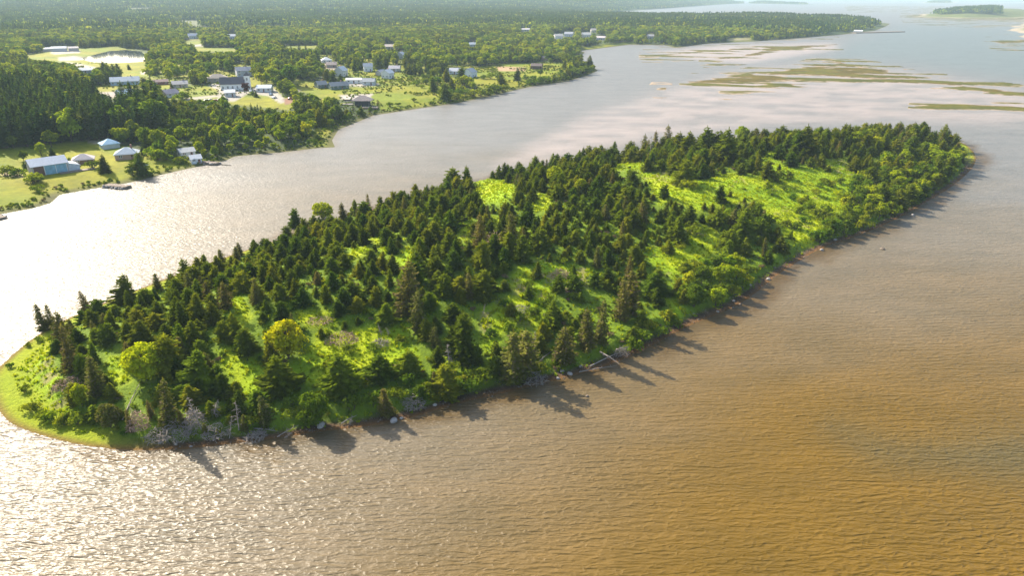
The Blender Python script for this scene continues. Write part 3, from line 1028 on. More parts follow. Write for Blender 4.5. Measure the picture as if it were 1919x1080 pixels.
# ------------------------------------------------------------------ single plants of the island
def one_broad(name, px, py, hp, wp, mat, label, v=0, f=pisl, low=0.03, group=None, cat='bush', seed=900):
    loc, h = h_px(px, py, hp, f)
    w = wp * mpp(*loc)
    V, F, mb = broad_tree(seed + v, 0.8, low, 60, 60, 0.24, 0.5, 0.6, 0.8)
    V = np.array(V); V[:, :2] *= (w / h) / 0.8 * 0.92
    r = empty(name, loc, random.uniform(0, 6), h / 10)
    obj('crown', mesh_np('crown', V, F, [mat]), r)
    obj('trunk', mb.mesh('trunk', M_BARK), r)
    tag(r, label, cat, group)
    return loc

MARKS_I.append(('the golden round bush', *one_broad('round_bush', 541, 672, 72, 76, M_GOLD, 'golden yellow round bush on the island, brightest of all its crowns', 1)[:2]))
MARKS_I.append(('the pale domed bush', *one_broad('round_bush', 276, 712, 70, 78, M_DOME, 'pale yellow-green domed bush beside grass near the island tip', 2)[:2]))
one_broad('round_bush', 155, 762, 44, 32, M_LIME, 'small round lime bush at the foot of the grassy tip', 3)
MARKS_I.append(('the vivid green shore bush', *one_broad('round_bush', 590, 797, 62, 62, M_SHRUB, 'vivid green rounded bush right above the pale shore boulder', 4)[:2]))
one_broad('round_bush', 208, 802, 46, 46, M_OLIVE, 'grey-green loose bush at the shore below the domed bush', 5)
one_broad('round_bush', 1300, 575, 42, 40, M_SHRUB, 'bright green bush at the low end of the alder thicket', 6)
one_broad('round_bush', 605, 412, 34, 40, M_LIME, 'pale bush crowning the far edge of the dense spruce stand', 7)
one_broad('round_bush', 1040, 345, 34, 34, M_LIME, 'pale green broadleaf bush among spruces before the far strait', 8)
one_broad('round_bush', 1088, 364, 30, 26, M_LIME, 'yellow-green bush enclosed by spruces below the skyline row', 9)
for q, (bx, by, bh) in enumerate(((1390, 262, 26), (1603, 270, 26), (1492, 275, 20), (1515, 275, 20), (1640, 285, 30), (1630, 262, 18))):
    one_broad('round_bush', bx, by, bh, 30, M_LIME, ['lime crown at the skyline above the big meadow corner', 'round lime tree crown in the wood on the eastern back shore',
        'small pale crown above the western end of the back wood', 'pale crown beside the tallest skyline spruce', 'large yellow-green bush deep in the eastern wood', 'low pale crown on the eastern skyline'][q], 10 + q)
MARKS_I += [('the big yellow meadow', *pisl(1360, 350)[:2]), ('the alder thicket', *pisl(1350, 535)[:2]), ('the grassy tip', *pisl(60, 700)[:2]),
    ('the pale shore boulder', *pisl(600, 800)[:2]), ('the middle brush pile', *pisl(640, 640)[:2]), ('the narrow western glade', *pisl(450, 570)[:2]),
    ('the twin glade', *pisl(740, 480)[:2]), ('the back shore meadow', *pisl(925, 358)[:2]), ('the crossed fallen trunks', *pisl(1130, 672)[:2]),
    ('the pink brush pile', *pisl(1048, 512)[:2]), ('the upper green glade', *pisl(1270, 465)[:2]), ('the tallest skyline spruce', *pisl(1505, 285)[:2]),
    ('the lone skyline spruce', *pisl(1150, 294)[:2]), ('the eastern point', *pisl(1800, 300)[:2]), ('the dark pine clump', *pisl(1400, 460)[:2]), ('the heap of bleached branches', *pisl(775, 752)[:2]),
    ('the western skyline spruces', *pisl(110, 605)[:2]), ('the grass wedge by the shore', *pisl(455, 700)[:2])]

HAND = [(320, 692, 76), (378, 726, 80), (345, 660, 62), (418, 738, 44), (446, 640, 62), (462, 660, 52), (508, 682, 58), (522, 738, 80), (487, 772, 46), (450, 775, 50),
    (710, 714, 56), (768, 700, 50), (640, 738, 84), (672, 707, 20), (735, 690, 12), (603, 632, 20), (835, 740, 60), (868, 668, 84), (905, 560, 60),
    (1008, 520, 34), (1076, 522, 30), (1040, 600, 30), (958, 590, 26), (930, 660, 26), (1115, 535, 30), (1138, 530, 32), (1045, 545, 36), (1015, 640, 40), (990, 560, 28),
    (1252, 475, 30), (1316, 463, 8), (1283, 345, 52), (1246, 370, 28), (1350, 378, 36), (1335, 400, 22), (1320, 392, 16), (1395, 380, 12), (1418, 408, 32), (1436, 334, 38), (1460, 320, 16),
    (1513, 374, 11), (1368, 368, 12), (1440, 444, 20), (1552, 322, 14), (1482, 448, 18), (1264, 330, 30), (1150, 294, 32), (1116, 298, 26), (1065, 314, 26), (1043, 314, 30), (1086, 312, 30),
    (1322, 292, 58), (1290, 295, 50), (1360, 302, 66), (1508, 290, 60), (1492, 290, 50), (1710, 268, 40), (1463, 268, 36), (1270, 290, 46), (1345, 290, 48), (556, 428, 42), (1432, 268, 28), (1415, 265, 28), (1787, 278, 26)]
HAND_OL = [(135, 700, 108), (185, 742, 88), (318, 800, 108), (245, 690, 60), (100, 615, 56), (84, 618, 60), (166, 590, 58), (120, 640, 70), (496, 800, 70), (725, 778, 60), (960, 715, 110), (985, 700, 95), (1055, 680, 80),
    (1100, 655, 90), (1125, 645, 95), (1165, 600, 90), (1180, 590, 100), (900, 475, 90), (960, 470, 85), (770, 590, 120), (880, 560, 60), (785, 620, 90), (1228, 290, 48), (1205, 292, 44), (1250, 285, 54), (360, 560, 60), (480, 570, 60)]
spots = []      # x, y, z, h, kind  (0 spruce, 1 thin olive)
for k, lst in ((0, HAND), (1, HAND_OL)):
    for a, b, hp in lst:
        loc, h = h_px(a, b, hp * (0.85 if k and b > 320 else 0.92))
        spots.append((*loc, h, k))
hand_n = len(spots)
cx = rng.uniform(-112, 245, 42000); cy = rng.uniform(92, 392, 42000)
dd = sdist(cx, cy, ISL)
ww = fringe(cx, cy)
ok = dd > ww + 0.8
cx, cy, dd, ww = cx[ok], cy[ok], dd[ok], ww[ok]
cz = h_island(cx, cy, dd)
big = fbm(cx / 22, cy / 22, 111, 2)
ch = 3.3 + 4.3 * np.clip(big * 1.2 - 0.1, 0, 1) * rng.uniform(0.4, 1.5, len(cx)) + 1.2 * ss((cy - 285) / 50)
ch = ch * (1 - 0.22 * ((cy < 150) & (dd < ww + 9)))
small = rng.random(len(cx)) < 0.25
ch = np.where(small, rng.uniform(1.6, 3.8, len(cx)), ch)
a_, b_ = proj(cx, cy, cz)
shz = in_any(a_, b_, I_SHRUB)
bad = blocks(cx, cy, cz, ch, I_CLEAR + [I_SHRUB[0]], 0.24)
bad |= shz & (rng.random(len(cx)) < 0.7)
nearf = ss(1 - (cy - (108 + 0.62 * np.clip(cx + 20, 0, 300))) / 45)
bad |= (nearf > 0.3) & (fbm(cx / 11, cy / 11, 117, 2) < 0.45) & (a_ > 560)
for _, mx_, my_ in MARKS_I[:3]:
    for sx_, sy_, rr_ in ((0, 0, 5.5), (-6, 5.5, 5.0), (-12, 10, 3.5), (1, -6, 4.0)):
        bad |= np.hypot(cx - mx_ - sx_, cy - my_ - sy_) < rr_
mids = inside(a_, b_, [(880, 520), (1110, 480), (1220, 560), (1160, 690), (960, 730), (860, 740), (830, 640)])
ch = np.where(mids & (rng.random(len(cx)) < 0.6), rng.uniform(2.2, 5.0, len(cx)), ch)
bad |= mids & (rng.random(len(cx)) < 0.6)
g_ = ~bad
cx, cy, cz, ch, dd, ww = cx[g_], cy[g_], cz[g_], ch[g_], dd[g_], ww[g_]
hx = np.array([s[0] for s in spots]); hy = np.array([s[1] for s in spots])
ax = np.concatenate([hx, cx]); ay = np.concatenate([hy, cy]); ah = np.concatenate([[s[3] for s in spots], ch])
kp = poisson(ax, ay, np.concatenate([np.full(len(hx), 0.6), 1.5 + 0.43 * ch]), None)
for i in kp:
    if i >= hand_n:
        j = i - hand_n
        f_front = (dd[j] < ww[j] + 5) and cy[j] < 190
        k = 1 if random.random() < (0.38 if f_front else 0.05 + 0.12 * (cy[j] > 300)) else 0
        spots.append((cx[j], cy[j], cz[j], ch[j], k))
S = np.array(spots)
pxh = S[:, 3] / np.array([mpp(*s[:3]) for s in S])
order = np.argsort(-pxh)
order = np.concatenate([np.arange(hand_n), [i for i in order if i >= hand_n]]).astype(int)
# trees wholly behind others are not worth an object of their own: keep the ones with an open top
PXP = np.stack(proj(S[:, 0], S[:, 1], S[:, 2] + S[:, 3] * 0.9), 1)
n_ind = 0
rest = []
for i in order:
    x, y, z, h, k = S[i]
    if n_ind < 300:
        v = random.choice(OLI if k else SPR)
        plant('spruce_tree', v, (x, y, z - 0.1), h, squash=random.uniform(0.9, 1.4) * (0.85 if k else 1), kindword='thin brownish spruce' if k else 'dark green spruce')
        n_ind += 1
    else:
        rest.append(i)
rest = np.array(rest)
src = [joined('spruce_source', V, F, trunk_mb(), M_SPRUCE) for V, F in SPR_VF] + [joined('thin_spruce_source', V, F, trunk_mb(), M_OLIVE) for V, F in OLI_VF]
if len(rest):
    q = S[rest]
    idx = np.where(q[:, 4] > 0, 8 + rng.integers(0, 4, len(q)), rng.integers(0, 8, len(q)))
    sq_ = rng.uniform(0.9, 1.4, len(q)) * q[:, 3] / 10
    scatter('spruce_thicket', q[:, :3] - [0, 0, 0.1], rng.uniform(0, 6.28, len(q)), np.stack([sq_, sq_, q[:, 3] / 10], 1), idx, src, 'unbroken mass of further spruces on the island behind the nearer ones')

# shrubs: alder thicket, the eastern scrub, scattered bushes in the meadow
sp = []
for poly, n, lo, hi in ((I_SHRUB[0], 900, 2.6, 4.6), (I_SHRUB[1], 2600, 2.6, 5.5)):
    P = np.array(poly)
    tx, ty = rng.uniform(P[:, 0].min(), P[:, 0].max(), n), rng.uniform(P[:, 1].min(), P[:, 1].max(), n)
    m_ = inside(tx, ty, poly)
    for a, b in zip(tx[m_], ty[m_]):
        x, y = gnd(a, b, 5.0)
        sp.append((x, y, random.uniform(lo, hi)))
sx = np.array([s[0] for s in sp]); sy = np.array([s[1] for s in sp]); sh_ = np.array([s[2] for s in sp])
ok = sdist(sx, sy, ISL) > fringe(sx, sy) + 0.5
sx, sy, sh_ = sx[ok], sy[ok], sh_[ok]
kp = poisson(sx, sy, sh_ * 0.95)
nsh = 0
for i in kp[:170]:
    z = float(h_island(np.array([sx[i]]), np.array([sy[i]]))[0])
    v = random.randrange(5)
    thick = sx[i] < 90
    if random.random() < 0.4:
        bt = random.choice(BRO)
        plant('broadleaf_tree', (bt[1] if random.random() < 0.5 else bt[0], bt[2]), (sx[i], sy[i], z - 0.1), sh_[i] * 1.35, squash=1.25, kindword='leafy green tree')
    else:
        plant('shrub', SHR[v], (sx[i], sy[i], z), sh_[i], unit=2.3, cat='shrub', kindword='leafy green shrub', parts=('leaves', 'stems'))
MEADOW = [(1275, 340, 24), (1290, 352, 22), (1305, 300, 20), (1310, 312, 18), (1330, 310, 20), (1300, 320, 14), (1475, 335, 18), (1462, 332, 16), (1450, 340, 14), (1440, 352, 14), (1470, 356, 12), (1445, 365, 12),
    (1487, 375, 14), (1500, 382, 14), (1530, 365, 14), (1535, 352, 12), (1545, 345, 14), (1560, 350, 14), (1575, 345, 14), (1520, 395, 18), (1500, 400, 16), (1548, 398, 20), (1535, 410, 22), (1560, 420, 26),
    (1510, 418, 14), (1490, 430, 16), (1475, 425, 14), (1440, 420, 20), (1425, 425, 22), (1370, 410, 24), (1350, 415, 22), (1390, 420, 24), (1300, 430, 16), (1305, 440, 20), (1290, 425, 12), (1275, 465, 14), (1330, 415, 14),
    (1055, 495, 14), (1048, 490, 12), (985, 540, 16), (1030, 560, 16), (1000, 590, 18), (955, 620, 18), (1060, 600, 20), (1020, 575, 16), (945, 575, 14), (975, 600, 16), (920, 630, 16), (1075, 560, 16),
    (700, 655, 14), (655, 660, 16), (620, 690, 16), (750, 640, 14), (720, 690, 14), (770, 720, 22), (800, 740, 26), (745, 745, 24), (700, 760, 26), (660, 770, 30), (560, 780, 24), (545, 760, 22), (470, 795, 26),
    (840, 735, 26), (870, 730, 28), (890, 715, 26), (910, 715, 28), (850, 700, 22), (820, 715, 22), (1015, 700, 22), (1050, 690, 22), (1200, 640, 26), (1185, 655, 26), (1230, 625, 24), (1250, 600, 22), (1265, 610, 22), (1215, 620, 22),
    (60, 770, 20), (100, 790, 22), (85, 785, 18), (125, 795, 22), (45, 735, 14), (130, 790, 20), (145, 795, 24), (170, 790, 20), (115, 720, 12), (20, 690, 10), (55, 650, 10), (75, 640, 12)]
for a, b, hp in MEADOW:
    loc, h = h_px(a, b, hp)
    plant('shrub', SHR[random.randrange(5)], loc, max(0.9, h), unit=2.3, squash=1.1, cat='shrub', kindword='low leafy shrub', parts=('leaves', 'stems'))

# grey standing dead trees
DEADV = []
for s_ in range(5):
    a, b = dead_tree_mb(40 + s_, 8.0, 40 + 4 * s_, -0.35, 1.7)
    DEADV.append((a.mesh('dead_trunk', M_DEAD), b.mesh('dead_branches', M_DEAD)))
DEAD = [(448, 806, 52, 'bleached dead spruce with drooping branches standing alone on the shore mud', 0.0), (378, 806, 62, 'grey dead tree above the tangle of branches on the western shore', 0.25), (400, 782, 46, 'leaning silvery dead tree beside the grass wedge', -0.5),
    (512, 682, 44, 'bare grey trunk beside the golden round bush', 0.05), (345, 818, 40, 'low dead tree in the shore tangle under the tall brownish spruce', 0.6), (430, 822, 36, 'short bare snag at the waterline by the bleached spruce', -0.4), (545, 690, 26, 'small bleached snag in the shade beneath the golden bush', 0.9),
    (715, 628, 22, 'small white snag at the top of the middle clearing', 0.2), (730, 628, 20, 'forked white snag beside the small one in the middle clearing', -0.4), (1003, 648, 30, 'thin dead stem among shrubs by the pale fallen log', 0.1), (842, 690, 46, 'tall pale snag over the ferns west of the thin shore spruces', 0.05),
    (1155, 655, 40, 'uprooted dead tree leaning over the crossed fallen trunks', 1.0), (255, 792, 34, 'dead twiggy tree below the pale domed bush', 0.2), (1218, 300, 44, 'bare dead spruce on the skyline west of the big meadow', 0.0), (1290, 282, 38, 'bare dead top among the tall skyline spruces', 0.0), (905, 590, 20, 'little grey snag at the edge of the lower glade', 0.2),
    (655, 795, 26, 'low grey snag at the waterline below the middle clearing', 0.7), (545, 812, 26, 'bleached snag lying over the boulder shore', 1.2), (160, 748, 26, 'thin bare snag on the brown bank by the island tip', 0.1), (1020, 610, 22, 'pale snag in the scrub north of the thin shore spruces', 0.1)]
for q, (a, b, hp, lab, tilt) in enumerate(DEAD):
    loc, h = h_px(a, b, hp)
    r = plant('dead_tree', DEADV[q % 5], loc, h, unit=8.0, label=lab, cat='dead tree', parts=('trunk', 'branches'), group='dead trees on the island')
    r.rotation_euler = (tilt * 0.4, tilt, random.uniform(0, 6))

# fallen trunks
def log(px0, py0, px1, py1, rad, label, name='fallen_trunk', twigs=8):
    a, b = pisl(px0, py0), pisl(px1, py1)
    A, B = Vector((a[0], a[1], max(0.25, a[2] + 0.3))), Vector((b[0], b[1], max(0.25, b[2] + 0.3)))
    o = Vector((A.x, A.y, 0))
    mb = MB(); m_ = (A + B) / 2 + Vector((0, 0, 0.15))
    mb.tube([A - o, m_ - o, B - o], [rad, rad * 0.8, rad * 0.3], 7)
    r = empty(name, o)
    obj('stem', mb.mesh('stem', M_DEAD), r)
    tw = MB()
    for k in range(twigs):
        p_ = A.lerp(B, random.uniform(0.25, 0.98)) - o
        l = random.uniform(0.4, 1.1)
        dv = Vector((random.gauss(0, 1), random.gauss(0, 1), abs(random.gauss(0, 0.8)))).normalized() * l
        tw.tube([p_, p_ + dv], [0.045, 0.012], 3)
    obj('branches', tw.mesh('branches', M_DEAD), r)
    tag(r, label, 'log', 'fallen trunks along the shore')
log(1002, 688, 1032, 662, 0.13, 'pale fallen log sloping down to the shore between thin brownish spruces')
log(1104, 690, 1168, 660, 0.14, 'longer of two crossed fallen trunks, reaching along the waterline')
log(1124, 662, 1160, 685, 0.16, 'fallen trunk crossing another, its thin end over the water', twigs=4)
log(475, 806, 522, 812, 0.12, 'bleached log lying along the mud west of the pale boulder')
log(640, 797, 668, 782, 0.12, 'short grey log on the bank west of the twin round boulders')
log(230, 790, 262, 722, 0.11, 'straight bare log sloping beside the pale domed bush')
log(520, 822, 560, 800, 0.10, 'crooked driftwood log by the rusty shallows')
log(1085, 700, 1150, 690, 0.10, 'thin driftwood stem lying below the crossed fallen trunks')

# heaps of brush and bleached branches
def brush(px, py, wp, label, n=170, mat=None, hgt=0.22, name='brush_pile'):
    loc = pisl(px, py)
    w = wp * mpp(*loc) / 2
    mb = MB()
    for k in range(n):
        a, q = random.uniform(0, 6.28), math.sqrt(random.random())
        p_ = Vector((math.cos(a) * q * w, math.sin(a) * q * w, 0.1 + w * hgt * (1 - q * q) * random.random() * 2))
        l = random.uniform(0.5, 1.5)
        dv = Vector((random.gauss(0, 1), random.gauss(0, 1), random.gauss(0.25, 0.45))).normalized() * l
        mb.tube([p_ - dv * 0.5, p_ + dv * 0.5], [0.05, 0.02], 3)
    o = obj(name, mb.mesh(name, mat or M_DEAD), None, loc)
    tag(o, label, 'brush pile', 'heaps of dead brush on the island')
M_PINK = plain('dry_twigs', (0.42, 0.27, 0.19), 0.9, 0.3, 2)
brush(640, 638, 62, 'broad pinkish heap of dead brush across the middle clearing', 260, M_PINK)
brush(712, 645, 34, 'pale grey brush pile east of the broad pinkish heap', 150)
brush(742, 694, 34, 'small pinkish brush pile beside the conical spruce of the middle clearing', 120, M_PINK)
brush(690, 705, 30, 'grey twig heap at the foot of the lower conical spruce', 120)
brush(1048, 514, 40, 'pinkish brush pile between two small spruces in the upper glade', 170, M_PINK)
brush(1072, 545, 30, 'flat brown brush patch below the two small spruces', 120, M_PINK)
brush(975, 582, 40, 'grey twig heap in the lower glade', 150)
brush(775, 758, 46, 'heap of bleached branches spilling towards the round boulder', 220, None, 0.5)
brush(1000, 712, 50, 'dark tangle of driftwood at the corner of the rusty shallows', 200, None, 0.3)
brush(335, 812, 70, 'wide tangle of grey branches along the western mud shore', 300, None, 0.4)
brush(405, 812, 50, 'grey branch tangle between the two bleached snags', 220, None, 0.4)
brush(300, 818, 50, 'low grey branch litter at the waterline west of the wide tangle', 220, None, 0.35)
brush(365, 795, 44, 'grey twiggy tangle rising behind the two bleached snags', 240, None, 0.8)
brush(262, 800, 40, 'pinkish dead bush below the pale domed bush', 240, M_PINK, 0.9)
brush(425, 548, 34, 'silvery dead crown at the head of the narrow western glade', 180, None, 0.8)
brush(128, 722, 50, 'brown brush on the bank behind the grassy tip', 200, M_PINK, 0.3)
brush(925, 462, 40, 'purplish dead crown between spruces in the middle of the island', 200, M_PINK, 0.8)
brush(480, 820, 40, 'dull branch litter under the bleached dead spruce', 160, None, 0.3)
brush(1165, 665, 30, 'root tangle at the end of the crossed fallen trunks', 130, None, 0.5)
brush(1395, 388, 60, 'flat brown bracken strip below the big yellow meadow', 160, M_PINK, 0.08)
brush(600, 600, 50, 'pink bracken patch north of the golden bush', 160, M_PINK, 0.1)

# boulders
M_WET = plain('wet_stone', (0.15, 0.115, 0.085), 0.7, 0.5, 1.5)
def rock_mesh(seed, sub=2, mat=None):
    import bmesh
    bm = bmesh.new()
    bmesh.ops.create_icosphere(bm, subdivisions=sub, radius=1.0)
    g = np.random.default_rng(seed)
    pl = g.normal(size=(7, 3)); pl /= np.linalg.norm(pl, axis=1)[:, None]; of = g.uniform(0.6, 0.95, 7)
    for v in bm.verts:
        p_ = np.array(v.co)
        for n_, o_ in zip(pl, of):
            k_ = p_ @ n_
            if k_ > o_:
                p_ = p_ - n_ * (k_ - o_)
        v.co = Vector(p_ * (1 + g.normal(0, 0.02)))
    me = bpy.data.meshes.new('boulder')
    bm.to_mesh(me); bm.free()
    me.materials.append(mat or M_ROCK)
    me.polygons.foreach_set('use_smooth', np.full(len(me.polygons), True))
    return me
ROCKS = [rock_mesh(k) for k in range(6)]
DARKROCK = [rock_mesh(k, 2, M_WET) for k in range(6)]
BOULD = [(738, 790, 16, 'round pale boulder standing in the water below the middle clearing'), (752, 785, 8, 'smaller round stone beside the pale boulder in the water'), (601, 799, 18, 'flat pale boulder on the shore below the vivid green bush'),
    (1053, 697, 10, 'pale squarish boulder near the thin brownish shore spruces'), (1068, 702, 11, 'long flat pale stone out in the shallows west of the fallen trunks'), (1046, 710, 8, 'low stone at the edge of the rusty shallows'),
    (300, 830, 9, 'white stone on the western mud'), (330, 834, 6, 'small stone east of the white mud stone'), (358, 838, 6, 'little stone at the waterline of the western shore'), (408, 822, 6, 'lone pale stone in the green shore strip'),
    (815, 760, 8, 'pale stone on the mossy flat east of the branch heap'), (1088, 688, 7, 'small pale stone under the thin shore spruces'), (1440, 524, 9, 'white stone at the waterline east of the dark pine clump'), (1390, 540, 7, 'stone on the rusty beach below the alder thicket'),
    (1405, 535, 7, 'second stone on the rusty beach below the thicket'), (1375, 565, 7, 'stone in the weedy shallows below the thicket'), (1300, 590, 6, 'stone at the beach corner west of the thicket'), (1652, 474, 8, 'dark lone rock out in the open water east of the island'),
    (1100, 750, 7, 'dark rock just breaking the water off the fallen trunks'), (1540, 470, 8, 'pale stone on the eastern meadow beach'), (1565, 450, 7, 'white stone at the foot of the eastern scrub'), (1710, 405, 7, 'stone at the waterline below the eastern wood'), (985, 718, 6, 'small stone by the driftwood tangle'), (1345, 585, 6, 'brown stone on the beach point')]
for q, (a, b, wp, lab) in enumerate(BOULD):
    loc = pisl(a, b)
    s_ = wp * mpp(*loc) * 0.55
    o = obj('boulder', (DARKROCK if lab.startswith('dark') else ROCKS)[q % 6], None, (loc[0], loc[1], max(loc[2], 0.0) + s_ * 0.15), random.uniform(0, 6), (s_, s_ * 0.8, s_ * 0.65))
    tag(o, lab, 'boulder', 'boulders along the island shore')

# shingle and sea wrack on the beach, grass in the open ground, ferns and brush under the trees
def in_island(n, f):
    x = rng.uniform(-118, 250, n); y = rng.uniform(88, 395, n)
    d_ = sdist(x, y, ISL); w_ = fringe(x, y)
    k = f(x, y, d_, w_)
    x, y, d_ = x[k], y[k], d_[k]
    return x, y, h_island(x, y, d_)
x, y, z = in_island(160000, lambda x, y, d_, w_: (d_ > -0.3) & (d_ < w_ + 1.2) & (x > -60) & (y < 340) & (rng.random(len(x)) < 0.8))
scatter('gravel_shingle', np.stack([x, y, np.maximum(z, -0.02)], 1), rng.uniform(0, 6, len(x)), rng.lognormal(-2.2, 0.45, len(x)).clip(0.04, 0.4), rng.integers(0, 6, len(x)), [rock_mesh(20 + k, 1, M_WET) for k in range(6)], 'grey shingle and small stones along the island beach')

def tuft(seed, n=14, h=0.55, sp_=0.34, mat=None):
    g = np.random.default_rng(seed)
    V, F = [], []
    for k in range(n):
        a, q = g.uniform(0, 6.28), g.uniform(0, sp_)
        b = np.array([math.cos(a) * q, math.sin(a) * q, -0.05])
        ln = g.normal(0, 0.35, 2)
        t = b + np.array([ln[0] * h, ln[1] * h, h * g.uniform(0.6, 1.1)])
        s = np.array([math.cos(a + 1.5), math.sin(a + 1.5), 0]) * g.uniform(0.05, 0.1)
        i0 = len(V)
        V += [b - s, b + s, (b + t) / 2 + s * 0.9 + [0, 0, 0.05], t, (b + t) / 2 - s * 0.9 + [0, 0, 0.05]]
        F.append([i0, i0 + 1, i0 + 2, i0 + 3, i0 + 4])
    return mesh_np('tuft', np.array(V), np.array(F), [mat or M_GRASS])
x, y, z = in_island(150000, lambda x, y, d_, w_: d_ > w_ * 0.6)
a_, b_ = proj(x, y, z)
op = in_any(a_, b_, I_CLEAR)
thin = rng.random(len(x)) < np.where(op, 1.0, 0.22) * np.where(b_ < 420, 0.8, 1.0)
x, y, z, op = x[thin], y[thin], z[thin], op[thin]
gs = rng.lognormal(0, 0.35, len(x)) * np.where(op, 0.72, 0.7) * (0.6 + 0.8 * fbm(x / 4, y / 4, 131, 2))
scatter('meadow_grass', np.stack([x, y, z], 1), rng.uniform(0, 6.28, len(x)), gs, rng.integers(0, 5, len(x)), [tuft(k) for k in range(5)], 'bright yellow-green tussock grass in the open ground of the island')
x, y, z = in_island(26000, lambda x, y, d_, w_: d_ > w_ + 0.3)
a_, b_ = proj(x, y, z)
op = in_any(a_, b_, I_CLEAR)
k = rng.random(len(x)) < np.where(op, 0.012, 0.30)
x, y, z = x[k], y[k], z[k]
usrc = [joined('fern', V, F, mb, mt) for (V, F, mb), mt in zip(SHR_VF + SHR_VF[:3], [M_SHRUB, M_SHRUB, M_LEAF, M_BRUSH, M_SHRUB, M_LEAF, M_SHRUB, M_SHRUB])]
scatter('undergrowth', np.stack([x, y, z - 0.1], 1), rng.uniform(0, 6.28, len(x)), rng.uniform(0.22, 0.6, len(x)), rng.integers(0, 8, len(x)), usrc, 'ferns and low brush under and between the island trees')

# ------------------------------------------------------------------ houses of the far shore
M_PANE = plain('window_glass', (0.03, 0.035, 0.045), 0.12, 0.1)
M_WHITE = plain('white_paint', (0.80, 0.79, 0.76), 0.6, 0.06)
def wmesh(w, h):
    mb = MB()
    mb.box(-w / 2, w / 2, -0.05, 0.03, 0, h, 0)
    for sx in (-1, 1):
        for sz in (0, 1):
            mb.box(sx * w / 4 - w * 0.19, sx * w / 4 + w * 0.19, -0.075, -0.04, h * (0.08 + 0.45 * sz), h * (0.47 + 0.45 * sz), 1)
    return mb.mesh('window', [M_WHITE, M_PANE])
WIN = wmesh(1.3, 1.3); WINT = wmesh(1.1, 1.9)
def dmesh(c, nm):
    mb = MB(); mb.box(-0.5, 0.5, -0.05, 0.03, -0.2, 2.05); mb.box(-0.3, 0.3, -0.07, -0.04, 1.2, 1.85, 1)
    return mb.mesh('door', [c, M_PANE])
DOORM = dmesh(plain('door_paint', (0.25, 0.12, 0.09), 0.6), 'd')

def gable_roof(Lx, Wy, ez, rise, oh, th, mat, hip=False):
    mb = MB()
    a, b = Lx / 2 + oh, Wy / 2 + oh
    ze = ez - oh * rise / (Wy / 2)
    zr = ez + rise
    if hip:
        r_ = max(0.0, a - b)
        mb.add([(-a, -b, ze), (a, -b, ze), (a, b, ze), (-a, b, ze), (-r_, 0, zr), (r_ + 0.01, 0, zr),
                (-a, -b, ze - th), (a, -b, ze - th), (a, b, ze - th), (-a, b, ze - th)],
               [(0, 1, 5, 4), (2, 3, 4, 5), (1, 2, 5), (3, 0, 4), (6, 7, 1, 0), (7, 8, 2, 1), (8, 9, 3, 2), (9, 6, 0, 3), (9, 8, 7, 6)])
    else:
        mb.add([(-a, -b, ze), (a, -b, ze), (a, 0, zr), (-a, 0, zr), (a, b, ze), (-a, b, ze),
                (-a, -b, ze - th), (a, -b, ze - th), (a, 0, zr - th), (-a, 0, zr - th), (a, b, ze - th), (-a, b, ze - th)],
               [(0, 1, 2, 3), (3, 2, 4, 5), (7, 6, 9, 8), (8, 9, 11, 10), (6, 7, 1, 0), (10, 11, 5, 4), (1, 7, 8, 2), (2, 8, 10, 4), (0, 3, 9, 6), (3, 5, 11, 9)])
    return mb.mesh('roof', mat)

def walls(Lx, Wy, ez, rise, mat, hip=False, z0=-1.2):
    mb = MB()
    a, b = Lx / 2, Wy / 2
    if hip:
        mb.box(-a, a, -b, b, z0, ez + 0.02)
    else:
        mb.add([(-a, -b, z0), (a, -b, z0), (a, b, z0), (-a, b, z0), (-a, -b, ez), (a, -b, ez), (a, b, ez), (-a, b, ez), (-a, 0, ez + rise - 0.02), (a, 0, ez + rise - 0.02)],
               [(0, 1, 5, 4), (2, 3, 7, 6), (1, 2, 6, 9, 5), (3, 0, 4, 8, 7), (4, 5, 9, 8), (6, 7, 8, 9), (0, 3, 2, 1)])
    return mb.mesh('wall', mat)

